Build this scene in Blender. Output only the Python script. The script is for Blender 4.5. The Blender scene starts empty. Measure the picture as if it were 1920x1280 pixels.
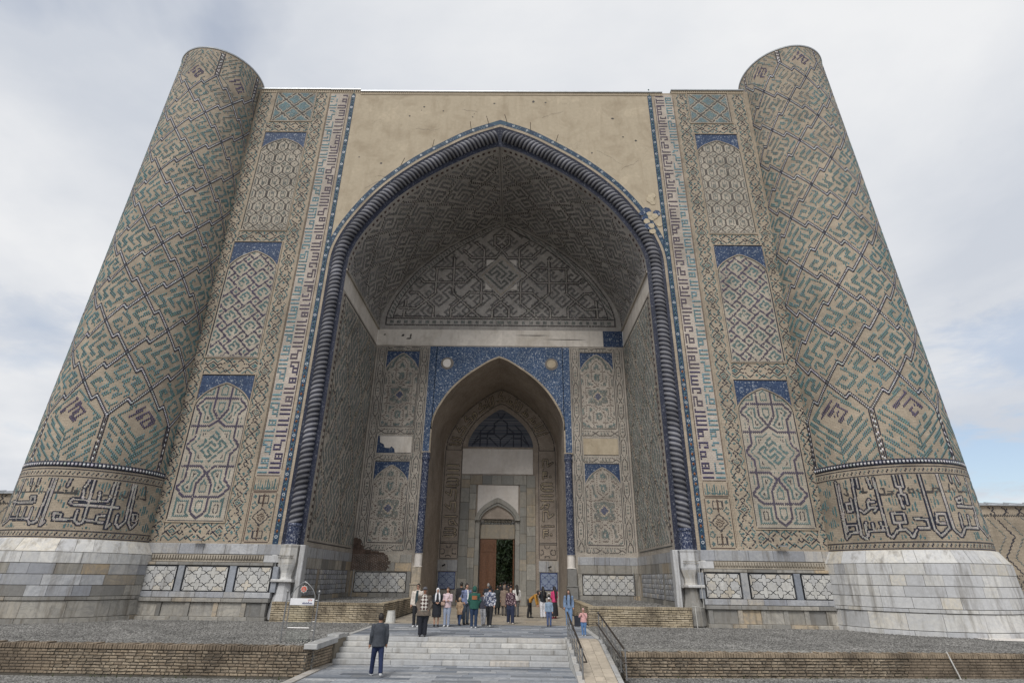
import bpy, math, random
import numpy as np
from mathutils import Matrix, Vector
rnd = random.Random(7)
nr = np.random.default_rng(11)
R = math.radians
sc = bpy.context.scene
COL = sc.collection
CAM = Vector((1.479, -31.2, 2.15))
# ------------------------------------------------------------------ camera
def make_camera():
    pi, ya, ro = R(23.498), R(-0.657), R(0.790)
    cy, sy = math.cos(ya), math.sin(ya)
    F = Vector((sy*math.cos(pi), cy*math.cos(pi), math.sin(pi)))
    Rt = Vector((cy, -sy, 0)); U = Rt.cross(F)
    c, s = math.cos(ro), math.sin(ro)
    R2 = Rt*c + U*s; U2 = U*c - Rt*s
    cd = bpy.data.cameras.new("camera"); co = bpy.data.objects.new("camera", cd); COL.objects.link(co)
    m = Matrix((( R2.x, U2.x, -F.x, CAM.x), (R2.y, U2.y, -F.y, CAM.y), (R2.z, U2.z, -F.z, CAM.z), (0, 0, 0, 1)))
    co.matrix_world = m
    cd.sensor_width = 36; cd.lens = 1015.0/1920*36; cd.clip_start = 0.1; cd.clip_end = 5000
    sc.camera = co
make_camera()
sc.view_settings.view_transform = 'Standard'; sc.view_settings.look = 'None'
sc.view_settings.gamma = 1; sc.view_settings.use_curve_mapping = False
sc.view_settings.exposure = 0.55
SUN_EL, SUN_AZ = R(48), R(200)      # azimuth from +Y clockwise: behind the camera, a little to the left
# ------------------------------------------------------------------ world: overcast sky
def make_world():
    w = bpy.data.worlds.new("World"); sc.world = w; w.use_nodes = True
    nt = w.node_tree; N = nt.nodes; L = nt.links; N.clear()
    out = N.new('ShaderNodeOutputWorld'); bg = N.new('ShaderNodeBackground'); bg.inputs['Strength'].default_value = 0.1
    sky = N.new('ShaderNodeTexSky'); sky.sky_type = 'NISHITA'; sky.sun_disc = False
    sky.sun_elevation = SUN_EL; sky.sun_rotation = SUN_AZ; sky.air_density = 1.0; sky.dust_density = 1.0
    tc = N.new('ShaderNodeTexCoord'); sep = N.new('ShaderNodeSeparateXYZ'); L.new(tc.outputs['Generated'], sep.inputs[0])
    az = N.new('ShaderNodeMath'); az.operation = 'ABSOLUTE'; L.new(sep.outputs['Z'], az.inputs[0])
    ad = N.new('ShaderNodeMath'); ad.operation = 'ADD'; ad.inputs[1].default_value = 0.22; L.new(az.outputs[0], ad.inputs[0])
    dv = N.new('ShaderNodeVectorMath'); dv.operation = 'DIVIDE'
    cb = N.new('ShaderNodeCombineXYZ')
    for i in range(3): L.new(ad.outputs[0], cb.inputs[i])
    L.new(tc.outputs['Generated'], dv.inputs[0]); L.new(cb.outputs[0], dv.inputs[1])
    def noise(scale, det, rough, off):
        mp = N.new('ShaderNodeMapping'); mp.inputs['Location'].default_value = off; L.new(dv.outputs[0], mp.inputs[0])
        n = N.new('ShaderNodeTexNoise'); n.inputs['Scale'].default_value = scale; n.inputs['Detail'].default_value = det
        n.inputs['Roughness'].default_value = rough; n.inputs['Distortion'].default_value = .25; L.new(mp.outputs[0], n.inputs['Vector']); return n
    n1 = noise(1.1, 7, .55, (3.1, 1.7, 0)); n2 = noise(1.7, 6, .5, (2.3, 9.2, 1)); 
    r1 = N.new('ShaderNodeValToRGB'); e = r1.color_ramp.elements
    e[0].position = .38; e[0].color = (4.2, 4.45, 4.9, 1); e[1].position = .66; e[1].color = (5.9, 5.95, 6.05, 1)
    L.new(n1.outputs['Fac'], r1.inputs[0])
    r2 = N.new('ShaderNodeValToRGB'); e = r2.color_ramp.elements
    e[0].position = .33; e[0].color = (.62, .62, .62, 1); e[1].position = .42; e[1].color = (1, 1, 1, 1)
    L.new(n2.outputs['Fac'], r2.inputs[0])
    # thin gaps in the cloud low on either side: cover falls off round these directions, broken up by the noise
    cov = r2.outputs[0]
    n3 = noise(4.5, 6, .6, (1.3, 2.2, 4)); nrm = N.new('ShaderNodeVectorMath'); nrm.operation = 'NORMALIZE'; L.new(tc.outputs['Generated'], nrm.inputs[0])
    for d, w, amt in (((.664, .736, .150), .03, .65), ((-.667, .669, .325), -.02, .2), ((.664, .685, .300), .016, .4)):
        sb = N.new('ShaderNodeVectorMath'); sb.operation = 'SUBTRACT'; sb.inputs[1].default_value = d; L.new(nrm.outputs[0], sb.inputs[0])
        ml = N.new('ShaderNodeVectorMath'); ml.operation = 'MULTIPLY'; ml.inputs[1].default_value = (1, 1, 1.9); L.new(sb.outputs[0], ml.inputs[0])
        ln = N.new('ShaderNodeVectorMath'); ln.operation = 'LENGTH'; L.new(ml.outputs[0], ln.inputs[0])
        md = N.new('ShaderNodeMath'); md.operation = 'MULTIPLY_ADD'; md.inputs[1].default_value = -.35; L.new(n3.outputs['Fac'], md.inputs[0]); L.new(ln.outputs['Value'], md.inputs[2])
        rp = N.new('ShaderNodeMapRange'); rp.interpolation_type = 'SMOOTHSTEP'; rp.inputs['From Min'].default_value = -.14; rp.inputs['From Max'].default_value = w-.06
        rp.inputs['To Min'].default_value = 1-amt; rp.inputs['To Max'].default_value = 1; L.new(md.outputs[0], rp.inputs['Value'])
        mm = N.new('ShaderNodeMath'); mm.operation = 'MULTIPLY'; L.new(cov, mm.inputs[0]); L.new(rp.outputs[0], mm.inputs[1]); cov = mm.outputs[0]
    mx = N.new('ShaderNodeMixRGB'); L.new(cov, mx.inputs[0]); L.new(sky.outputs[0], mx.inputs[1]); L.new(r1.outputs[0], mx.inputs[2])
    L.new(mx.outputs[0], bg.inputs['Color']); L.new(bg.outputs[0], out.inputs['Surface'])
make_world()
def make_sun():
    sd = bpy.data.lights.new("sun", 'SUN'); sd.energy = 1.5; sd.angle = R(22); sd.color = (1, .965, .91)
    so = bpy.data.objects.new("sun", sd); COL.objects.link(so)
    d = Vector((math.sin(SUN_AZ)*math.cos(SUN_EL), math.cos(SUN_AZ)*math.cos(SUN_EL), math.sin(SUN_EL)))
    so.rotation_euler = d.to_track_quat('Z', 'Y').to_euler(); so.location = (0, -20, 60)
make_sun()

# ------------------------------------------------------------------ materials
def newmat(name):
    m = bpy.data.materials.new(name); m.use_nodes = True
    nt = m.node_tree; b = nt.nodes['Principled BSDF']; return m, nt, nt.nodes, nt.links, b
def c4(c): return (c[0], c[1], c[2], 1)
def nz(N, L, vec, scale, det=4, rough=.6, dist=0.0):
    n = N.new('ShaderNodeTexNoise'); n.inputs['Scale'].default_value = scale; n.inputs['Detail'].default_value = det
    n.inputs['Roughness'].default_value = rough; n.inputs['Distortion'].default_value = dist
    if vec is not None: L.new(vec, n.inputs['Vector'])
    return n
def ramp(N, L, src, stops):
    r = N.new('ShaderNodeValToRGB'); e = r.color_ramp.elements
    while len(e) < len(stops): e.new(.5)
    for k, (p, c) in enumerate(stops): e[k].position = p; e[k].color = c4(c) if not isinstance(c, float) else (c, c, c, 1)
    L.new(src, r.inputs[0]); return r
def mixc(N, L, fac, a, b, mode='MIX'):
    m = N.new('ShaderNodeMixRGB'); m.blend_type = mode
    for s, v in ((0, fac), (1, a), (2, b)):
        if hasattr(v, 'is_linked'): L.new(v, m.inputs[s])
        elif isinstance(v, (int, float)): m.inputs[s].default_value = v
        else: m.inputs[s].default_value = c4(v)
    return m.outputs[0]
def bump(N, L, b, h, strength=.3, dist=.02):
    bp = N.new('ShaderNodeBump'); bp.inputs['Strength'].default_value = strength; bp.inputs['Distance'].default_value = dist
    L.new(h, bp.inputs['Height']); L.new(bp.outputs[0], b.inputs['Normal'])
def simple(name, c, rough=.7, metal=0., var=.12, scale=6):
    m, nt, N, L, b = newmat(name)
    tc = N.new('ShaderNodeTexCoord'); n = nz(N, L, tc.outputs['Object'], scale, 5)
    d = tuple(max(0, x*(1-var*1.6)) for x in c); u = tuple(x*(1+var*1.4) for x in c)
    r = ramp(N, L, n.outputs['Fac'], [(.3, d), (.7, u)])
    L.new(r.outputs[0], b.inputs['Base Color']); b.inputs['Roughness'].default_value = rough; b.inputs['Metallic'].default_value = metal
    return m
def brickmat(name, c1, c2, mor, bw=.27, bh=.085, ms=.012, stain=(.10, .08, .06), stain_amt=.35):
    m, nt, N, L, b = newmat(name)
    uv = N.new('ShaderNodeUVMap')
    t = N.new('ShaderNodeTexBrick'); t.inputs['Scale'].default_value = 1; t.inputs['Brick Width'].default_value = bw
    t.inputs['Row Height'].default_value = bh; t.inputs['Mortar Size'].default_value = ms; t.inputs['Mortar Smooth'].default_value = .3
    t.inputs['Bias'].default_value = 0
    t.inputs['Color1'].default_value = c4(c1); t.inputs['Color2'].default_value = c4(c2); t.inputs['Mortar'].default_value = c4(mor)
    L.new(uv.outputs[0], t.inputs['Vector'])
    tc = N.new('ShaderNodeTexCoord')
    n1 = nz(N, L, tc.outputs['Object'], .35, 6, .65, .4); n2 = nz(N, L, tc.outputs['Object'], 2.2, 5, .6)
    r1 = ramp(N, L, n1.outputs['Fac'], [(.32, .70), (.5, 1.0), (.7, 1.2)])
    r2 = ramp(N, L, n2.outputs['Fac'], [(.3, .86), (.7, 1.12)])
    o = mixc(N, L, 1., t.outputs['Color'], r1.outputs[0], 'MULTIPLY'); o = mixc(N, L, 1., o, r2.outputs[0], 'MULTIPLY')
    mp = N.new('ShaderNodeMapping'); mp.inputs['Scale'].default_value = (1.5, 1.5, .12); L.new(tc.outputs['Object'], mp.inputs[0])
    n3 = nz(N, L, mp.outputs[0], 1.2, 6, .7)
    r3 = ramp(N, L, n3.outputs['Fac'], [(.55, 0.), (.8, stain_amt)])
    o = mixc(N, L, r3.outputs[0], o, stain)
    L.new(o, b.inputs['Base Color']); b.inputs['Roughness'].default_value = .9
    bump(N, L, b, t.outputs['Fac'], -.25, .01)
    return m
def plastermat(name, c, dark, scale=.5, crack=True):
    m, nt, N, L, b = newmat(name); tc = N.new('ShaderNodeTexCoord')
    n1 = nz(N, L, tc.outputs['Object'], scale, 8, .62, .5); n2 = nz(N, L, tc.outputs['Object'], 4, 6, .6)
    mp = N.new('ShaderNodeMapping'); mp.inputs['Scale'].default_value = (1.0, 1.0, .15); L.new(tc.outputs['Object'], mp.inputs[0])
    n3 = nz(N, L, mp.outputs[0], 1.6, 6, .65)
    hi = tuple(min(.9, x*1.13) for x in c)
    r = ramp(N, L, n1.outputs['Fac'], [(.22, dark), (.42, tuple((x*2+y)/3 for x, y in zip(c, dark))), (.5, c), (.58, c), (.64, hi), (.76, tuple(x*.9 for x in c))])
    o = mixc(N, L, .5, r.outputs[0], ramp(N, L, n2.outputs['Fac'], [(.3, .84), (.7, 1.12)]).outputs[0], 'MULTIPLY')
    o = mixc(N, L, ramp(N, L, n3.outputs['Fac'], [(.52, 0.), (.8, .75)]).outputs[0], o, dark)
    if crack:
        v = N.new('ShaderNodeTexVoronoi'); v.feature = 'DISTANCE_TO_EDGE'; v.inputs['Scale'].default_value = .35
        nn = nz(N, L, tc.outputs['Object'], 1.5, 4); av = N.new('ShaderNodeVectorMath'); av.operation = 'ADD'
        L.new(tc.outputs['Object'], av.inputs[0]); L.new(nn.outputs['Color'], av.inputs[1]); L.new(av.outputs[0], v.inputs['Vector'])
        cr = ramp(N, L, v.outputs['Distance'], [(.0, .5), (.006, 0.)])
        n4 = nz(N, L, tc.outputs['Object'], .4, 2); k = mixc(N, L, 1., cr.outputs[0], ramp(N, L, n4.outputs['Fac'], [(.5, 0.), (.58, 1.)]).outputs[0], 'MULTIPLY')
        o = mixc(N, L, k, o, tuple(x*.45 for x in c))
    L.new(o, b.inputs['Base Color']); b.inputs['Roughness'].default_value = .92
    bump(N, L, b, n2.outputs['Fac'], .25, .03); return m
def marblemat(name, pale, grey, warm, stain=.3, lo=.75, hi=1.15, warmth=.25):
    """stone whose tone is drawn per block (Object Info random), with veins and vertical weather streaks"""
    m, nt, N, L, b = newmat(name); tc = N.new('ShaderNodeTexCoord'); oi = N.new('ShaderNodeObjectInfo')
    av = N.new('ShaderNodeVectorMath'); av.operation = 'MULTIPLY_ADD'; av.inputs[1].default_value = (1, 1, 1)
    sc_ = N.new('ShaderNodeVectorMath'); sc_.operation = 'SCALE'; sc_.inputs['Scale'].default_value = 37; sc_.inputs[0].default_value = (1, .7, .3)
    L.new(oi.outputs['Random'], sc_.inputs['Scale'])
    m37 = N.new('ShaderNodeVectorMath'); m37.operation = 'SCALE'; m37.inputs['Scale'].default_value = 37; L.new(sc_.outputs[0], m37.inputs[0])
    L.new(tc.outputs['Object'], av.inputs[0]); L.new(m37.outputs[0], av.inputs[2])
    n1 = nz(N, L, av.outputs[0], .9, 8, .68, 1.6); n2 = nz(N, L, av.outputs[0], 7, 5, .6, .4)
    wn = N.new('ShaderNodeTexWhiteNoise'); wn.noise_dimensions = '1D'; L.new(oi.outputs['Random'], wn.inputs['W'])
    base = ramp(N, L, oi.outputs['Random'], [(0., grey), (.3, tuple((a+b_)/2 for a, b_ in zip(grey, pale))), (.55, pale), (.8, pale), (1., warm)])
    o = mixc(N, L, 1., base.outputs[0], ramp(N, L, wn.outputs['Value'], [(0., lo), (1., hi)]).outputs[0], 'MULTIPLY')
    o = mixc(N, L, ramp(N, L, n1.outputs['Fac'], [(.44, 0.), (.5, .55), (.56, 0.)]).outputs[0], o, grey)
    o = mixc(N, L, 1., o, ramp(N, L, n2.outputs['Fac'], [(.3, .88), (.7, 1.08)]).outputs[0], 'MULTIPLY')
    mp = N.new('ShaderNodeMapping'); mp.inputs['Scale'].default_value = (2.2, 2.2, .22); L.new(tc.outputs['Object'], mp.inputs[0])
    n3 = nz(N, L, mp.outputs[0], 1.2, 7, .7, .3)
    o = mixc(N, L, ramp(N, L, n3.outputs['Fac'], [(.5, 0.), (.78, stain*1.6)]).outputs[0], o, (.12, .10, .075))
    L.new(o, b.inputs['Base Color']); b.inputs['Roughness'].default_value = .6
    bump(N, L, b, n2.outputs['Fac'], .12, .02); return m
def mosaicmat(name, base, mid, lite, s=7., amt=.5):
    """hand-cut tile mosaic: scrolls, leaves and small blossoms on a blue ground"""
    m, nt, N, L, b = newmat(name); uv = N.new('ShaderNodeUVMap')
    nn = nz(N, L, uv.outputs[0], s*.35, 3, .6); av = N.new('ShaderNodeVectorMath'); av.operation = 'MULTIPLY_ADD'
    av.inputs[1].default_value = (.35, .35, .35); L.new(nn.outputs['Color'], av.inputs[0]); L.new(uv.outputs[0], av.inputs[2])
    v1 = N.new('ShaderNodeTexVoronoi'); v1.inputs['Scale'].default_value = s; L.new(av.outputs[0], v1.inputs['Vector'])
    v2 = N.new('ShaderNodeTexVoronoi'); v2.feature = 'DISTANCE_TO_EDGE'; v2.inputs['Scale'].default_value = s*.55; L.new(av.outputs[0], v2.inputs['Vector'])
    v3 = N.new('ShaderNodeTexVoronoi'); v3.inputs['Scale'].default_value = s*.3; v3.inputs['Randomness'].default_value = .7; L.new(uv.outputs[0], v3.inputs['Vector'])
    o = mixc(N, L, ramp(N, L, v2.outputs['Distance'], [(.02, amt), (.07, 0.)]).outputs[0], base, mid)
    o = mixc(N, L, ramp(N, L, v1.outputs['Distance'], [(.16, amt*1.5), (.34, 0.)]).outputs[0], o, lite)
    o = mixc(N, L, ramp(N, L, v3.outputs['Distance'], [(.07, amt*1.6), (.1, .1), (.15, amt*1.4), (.19, 0.)]).outputs[0], o, lite)
    n2 = nz(N, L, uv.outputs[0], .8, 4); o = mixc(N, L, 1., o, ramp(N, L, n2.outputs['Fac'], [(.3, .8), (.7, 1.15)]).outputs[0], 'MULTIPLY')
    L.new(o, b.inputs['Base Color']); b.inputs['Roughness'].default_value = .62; b.inputs['Specular IOR Level'].default_value = .25; return m
def tilemat():
    m, nt, N, L, b = newmat("glazed_tile"); a = N.new('ShaderNodeVertexColor'); a.layer_name = 'col'
    tc = N.new('ShaderNodeTexCoord'); n = nz(N, L, tc.outputs['Object'], .4, 6, .65)
    o = mixc(N, L, 1., a.outputs['Color'], ramp(N, L, n.outputs['Fac'], [(.32, .7), (.68, 1.3)]).outputs[0], 'MULTIPLY')
    L.new(o, b.inputs['Base Color']); b.inputs['Roughness'].default_value = .5; b.inputs['Specular IOR Level'].default_value = .35; return m
def gravelmat(name, c):
    m, nt, N, L, b = newmat(name); tc = N.new('ShaderNodeTexCoord')
    v = N.new('ShaderNodeTexVoronoi'); v.inputs['Scale'].default_value = 22; L.new(tc.outputs['Object'], v.inputs['Vector'])
    sp = N.new('ShaderNodeSeparateColor'); L.new(v.outputs['Color'], sp.inputs[0])
    r = ramp(N, L, sp.outputs[0], [(0., tuple(x*.35 for x in c)), (.6, c), (1., tuple(x*2. for x in c))])
    n = nz(N, L, tc.outputs['Object'], .35, 7, .7); o = mixc(N, L, 1., r.outputs[0], ramp(N, L, n.outputs['Fac'], [(.32, .6), (.5, 1.), (.7, 1.3)]).outputs[0], 'MULTIPLY')
    L.new(o, b.inputs['Base Color']); b.inputs['Roughness'].default_value = .9
    bump(N, L, b, v.outputs['Distance'], -.8, .04); return m
def printmat(name, base, c2, c3, scale=30, kind='floral'):
    m, nt, N, L, b = newmat(name); tc = N.new('ShaderNodeTexCoord')
    if kind == 'floral':
        v = N.new('ShaderNodeTexVoronoi'); v.inputs['Scale'].default_value = scale; L.new(tc.outputs['Object'], v.inputs['Vector'])
        sp = N.new('ShaderNodeSeparateColor'); L.new(v.outputs['Color'], sp.inputs[0])
        f = ramp(N, L, sp.outputs[0], [(.48, base), (.52, c2), (.78, c2), (.82, c3)]); f.color_ramp.interpolation = 'CONSTANT'
        o = f.outputs[0]
    else:
        mp = N.new('ShaderNodeMapping'); mp.inputs['Rotation'].default_value = (0, R(45), 0); mp.inputs['Scale'].default_value = (1, 0, 1); L.new(tc.outputs['Object'], mp.inputs[0])
        ck = N.new('ShaderNodeTexChecker'); ck.inputs['Scale'].default_value = scale; L.new(mp.outputs[0], ck.inputs['Vector'])
        ck.inputs['Color1'].default_value = c4(base); ck.inputs['Color2'].default_value = c4(c2); o = ck.outputs['Color']
    L.new(o, b.inputs['Base Color']); b.inputs['Roughness'].default_value = .9; return m

M = {}
M['brick'] = brickmat('tan_brick', (.41, .345, .265), (.35, .29, .22), (.27, .23, .18))
M['brick_panel'] = brickmat('panel_brick', (.43, .385, .32), (.37, .33, .27), (.28, .25, .21), bw=.2, bh=.1)
M['brick_in'] = brickmat('iwan_brick', (.43, .39, .34), (.375, .335, .29), (.27, .24, .205))
M['brick_vault'] = brickmat('vault_brick', (.44, .415, .39), (.385, .36, .335), (.26, .24, .22))
M['brick_red'] = brickmat('inner_arch_brick', (.38, .325, .275), (.325, .275, .23), (.22, .185, .155))
M['plaster'] = plastermat('tan_plaster', (.43, .365, .27), (.31, .25, .175))
M['white_plaster'] = plastermat('white_plaster', (.66, .61, .55), (.40, .35, .29), .35, False)
M['white_paint'] = plastermat('white_wash', (.68, .64, .60), (.55, .50, .45), .3, False)
M['marble'] = marblemat('pale_marble', (.62, .61, .585), (.48, .485, .50), (.60, .55, .46), .6, .84, 1.06)
M['marble_old'] = marblemat('weathered_stone', (.40, .375, .33), (.22, .215, .205), (.46, .36, .24), .75, .7, 1.1)
M['marble_grey'] = marblemat('blue_grey_marble', (.44, .445, .455), (.28, .29, .32), (.47, .43, .37), .6, .78, 1.08)
M['stone_door'] = marblemat('grey_portal_stone', (.33, .315, .28), (.21, .21, .195), (.36, .30, .22), .5, .8, 1.1)
M['star'] = marblemat('star_tile_stone', (.54, .53, .50), (.45, .45, .45), (.57, .51, .41), .4, .88, 1.06)
M['slab'] = marblemat('grey_paving', (.34, .355, .38), (.17, .19, .225), (.50, .50, .50), .1, .6, 1.25)
M['slab_tan'] = marblemat('tan_paving', (.40, .35, .28), (.33, .29, .24), (.45, .38, .29), .3, .85, 1.1)
M['ramp'] = marblemat('ramp_paving', (.53, .46, .37), (.47, .41, .33), (.58, .50, .40), .3, .85, 1.08)
M['step'] = marblemat('step_stone', (.53, .52, .495), (.40, .405, .41), (.55, .505, .45), .4, .82, 1.08)
M['kufic_ground'] = brickmat('kufic_ground_brick', (.48, .425, .37), (.42, .37, .32), (.32, .28, .24), bw=.2, bh=.108)
M['mortar_dark'] = simple('dark_joint', (.10, .09, .075), .95)
M['mortar'] = simple('joint', (.20, .175, .135), .95)
M['navy_joint'] = simple('navy_joint', (.018, .02, .026), .8)
M['mosaic'] = mosaicmat('blue_mosaic', (.03, .052, .11), (.085, .125, .20), (.32, .35, .39), 7, .55)
M['mosaic_in'] = mosaicmat('blue_mosaic_portal', (.036, .068, .14), (.12, .175, .265), (.40, .43, .47), 8.5, .75)
M['mosaic_strip'] = mosaicmat('blue_band_mosaic', (.02, .042, .085), (.05, .12, .15), (.22, .29, .33), 9, .5)
M['navy'] = mosaicmat('navy_mosaic', (.02, .024, .045), (.045, .055, .085), (.18, .19, .22), 10, .4)
M['mosaic_dim'] = mosaicmat('slate_mosaic', (.085, .095, .125), (.12, .135, .16), (.20, .205, .22), 6, .5)
M['column'] = mosaicmat('column_mosaic', (.025, .035, .075), (.18, .20, .26), (.38, .39, .43), 9, .65)
M['tile'] = tilemat()
M['rope'] = M['tile'].copy(); M['rope'].name = 'rope_glaze'; M['rope'].node_tree.nodes['Principled BSDF'].inputs['Roughness'].default_value = .75; M['rope'].node_tree.nodes['Principled BSDF'].inputs['Specular IOR Level'].default_value = .2
M['gravel'] = gravelmat('gravel', (.20, .195, .18))
M['dirt'] = simple('bare_ground', (.22, .20, .17), .95, 0, .15, 2)
M['steel'] = simple('brushed_steel', (.30, .30, .30), .38, .8, .08)
M['steel_dark'] = simple('dark_steel', (.10, .085, .075), .35, .6, .08)
M['iron'] = simple('rusty_iron', (.06, .045, .035), .8, .2)
M['black'] = simple('black_plastic', (.02, .02, .022), .45)
M['wood'] = simple('carved_wood', (.135, .06, .028), .55, 0, .25, 9)
M['metal_roof'] = simple('grey_metal_roof', (.42, .44, .46), .4, .4)
M['concrete'] = simple('white_concrete', (.55, .54, .51), .85)
M['sign_white'] = simple('white_sign_print', (.75, .75, .77), .4, 0, .03)
M['sign_blue'] = simple('navy_print', (.03, .04, .16), .5, 0, .03)
M['sign_red'] = simple('red_print', (.55, .09, .05), .5, 0, .05)
M['bark'] = simple('bark', (.10, .075, .05), .95)
M['leaf'] = simple('leaf', (.045, .075, .03), .6, 0, .5, 1.2)
def glassmat():
    m, nt, N, L, b = newmat('clear_glass'); b.inputs['Base Color'].default_value = (.95, .98, .97, 1); b.inputs['Roughness'].default_value = .03
    b.inputs['Transmission Weight'].default_value = 1; b.inputs['IOR'].default_value = 1.1; return m
M['glass'] = glassmat()
# ------------------------------------------------------------------ mesh helpers
def link(o, parent=None):
    COL.objects.link(o)
    if parent is not None: o.parent = parent
    return o
def thing(name, label=None, cat=None, loc=(0, 0, 0), rz=0, group=None, parent=None):
    o = bpy.data.objects.new(name, None); o.location = loc; o.rotation_euler = (0, 0, rz); o.empty_display_size = .3
    link(o, parent); tag(o, label, cat, group); return o
def tag(o, label=None, cat=None, group=None, kind=None):
    if label: o['label'] = label
    if cat: o['category'] = cat
    if group: o['group'] = group
    if kind: o['kind'] = kind
    return o
class MB:
    """collects faces; build() links them as one mesh object with box-projected UVs in metres"""
    def __init__(s): s.v = []; s.f = []; s.uv = []; s.mi = []; s.cur = 0
    def face(s, pts, uv=None):
        i = len(s.v); s.v += [tuple(p) for p in pts]; s.f.append(tuple(range(i, i+len(pts)))); s.mi.append(s.cur)
        if uv is None:
            a, b_, c = (np.array(pts[k], float) for k in (0, 1, 2)); n = np.abs(np.cross(b_-a, c-a))
            k = int(n.argmax()); uv = [((p[1], p[2]) if k == 0 else (p[0], p[2]) if k == 1 else (p[0], p[1])) for p in pts]
        s.uv += [tuple(q) for q in uv]
    def box(s, x0, x1, y0, y1, z0, z1, bot=True):
        p = [(x0, y0, z0), (x1, y0, z0), (x1, y1, z0), (x0, y1, z0), (x0, y0, z1), (x1, y0, z1), (x1, y1, z1), (x0, y1, z1)]
        for q in ((0, 1, 5, 4), (1, 2, 6, 5), (2, 3, 7, 6), (3, 0, 4, 7), (4, 5, 6, 7)) + (((3, 2, 1, 0),) if bot else ()): s.face([p[i] for i in q])
    def hexa(s, p):
        for q in ((0, 1, 5, 4), (1, 2, 6, 5), (2, 3, 7, 6), (3, 0, 4, 7), (4, 5, 6, 7), (3, 2, 1, 0)): s.face([p[i] for i in q])
    def bbox(s, x0, x1, y0, y1, z0, z1, b=.01):
        """block whose -Y face is bevelled"""
        f = [(x0+b, y0, z0+b), (x1-b, y0, z0+b), (x1-b, y0, z1-b), (x0+b, y0, z1-b)]
        m = [(x0, y0+b, z0), (x1, y0+b, z0), (x1, y0+b, z1), (x0, y0+b, z1)]
        k = [(x0, y1, z0), (x1, y1, z0), (x1, y1, z1), (x0, y1, z1)]
        s.face(f)
        for a, c in ((f, m), (m, k)):
            for i in range(4): j = (i+1) % 4; s.face([c[i], c[j], a[j], a[i]])
        s.face(k[::-1])
    def tube(s, pts, r, n=8, cap=True):
        pts = [Vector(p) for p in pts]; rs = r if isinstance(r, (list, tuple)) else [r]*len(pts); rings = []
        for i, p in enumerate(pts):
            d = (pts[min(i+1, len(pts)-1)]-pts[max(i-1, 0)]).normalized()
            a = d.cross(Vector((0, 0, 1)));
            if a.length < .05: a = d.cross(Vector((1, 0, 0)))
            a.normalize(); b_ = d.cross(a)
            rings.append([tuple(p+(a*math.cos(2*math.pi*k/n)+b_*math.sin(2*math.pi*k/n))*rs[i]) for k in range(n)])
        for i in range(len(rings)-1):
            for k in range(n): j = (k+1) % n; s.face([rings[i][k], rings[i][j], rings[i+1][j], rings[i+1][k]])
        if cap: s.face(rings[0][::-1]); s.face(rings[-1])
    def lathe(s, prof, n, cx, cy, rot=0., sx=1., sy=1., a0=0., a1=2*math.pi):
        full = abs(a1-a0) > 6.2; m = n if full else n+1
        rings = [[(cx+sx*r*math.cos(rot+a0+(a1-a0)*k/n), cy+sy*r*math.sin(rot+a0+(a1-a0)*k/n), z) for k in range(m)] for r, z in prof]
        for i in range(len(rings)-1):
            for k in range(n): j = (k+1) % m; s.face([rings[i][k], rings[i][j], rings[i+1][j], rings[i+1][k]])
        if full: s.face(rings[0][::-1]); s.face(rings[-1])
    def prism(s, poly, y0, y1):
        """polygon in XZ extruded from y0 (front) to y1"""
        a = [(x, y0, z) for x, z in poly]; b_ = [(x, y1, z) for x, z in poly]; s.face(a); n = len(poly)
        for i in range(n): j = (i+1) % n; s.face([b_[i], b_[j], a[j], a[i]])
    def mesh(s, name, mats, smooth=False):
        me = bpy.data.meshes.new(name); me.from_pydata(s.v, [], s.f)
        ul = me.uv_layers.new(name='UVMap'); ul.data.foreach_set('uv', np.array(s.uv, 'f').ravel())
        for m in (mats if isinstance(mats, (list, tuple)) else [mats]): me.materials.append(m)
        me.polygons.foreach_set('material_index', np.array(s.mi, 'i'))
        if smooth: me.polygons.foreach_set('use_smooth', np.ones(len(s.f), bool))
        me.update(); return me
    def build(s, name, mats, parent=None, smooth=False, kind=None):
        o = bpy.data.objects.new(name, s.mesh(name, mats, smooth)); link(o, parent)
        if kind: o['kind'] = kind
        return o
def weld(me, d=.0005):
    import bmesh
    b = bmesh.new(); b.from_mesh(me); bmesh.ops.remove_doubles(b, verts=b.verts, dist=d); b.to_mesh(me); b.free(); me.update()
def grid(name, us, vs, fn, mat, parent=None, smooth=False, uvfn=None):
    """surface sampled on us x vs; fn(u, v) arrays -> xyz; UV in metres"""
    Ug, Vg = np.meshgrid(np.array(us, float), np.array(vs, float)); P = fn(Ug.ravel(), Vg.ravel())
    nu, nv = len(us), len(vs); i = np.arange(nu*nv).reshape(nv, nu)
    F = np.stack([i[:-1, :-1], i[:-1, 1:], i[1:, 1:], i[1:, :-1]], -1).reshape(-1, 4)
    uvs = np.stack(uvfn(Ug.ravel(), Vg.ravel()) if uvfn else (Ug.ravel(), Vg.ravel()), -1)
    return qmesh(name, P, F, mat, parent, uvs[F.ravel()], smooth)
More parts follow.
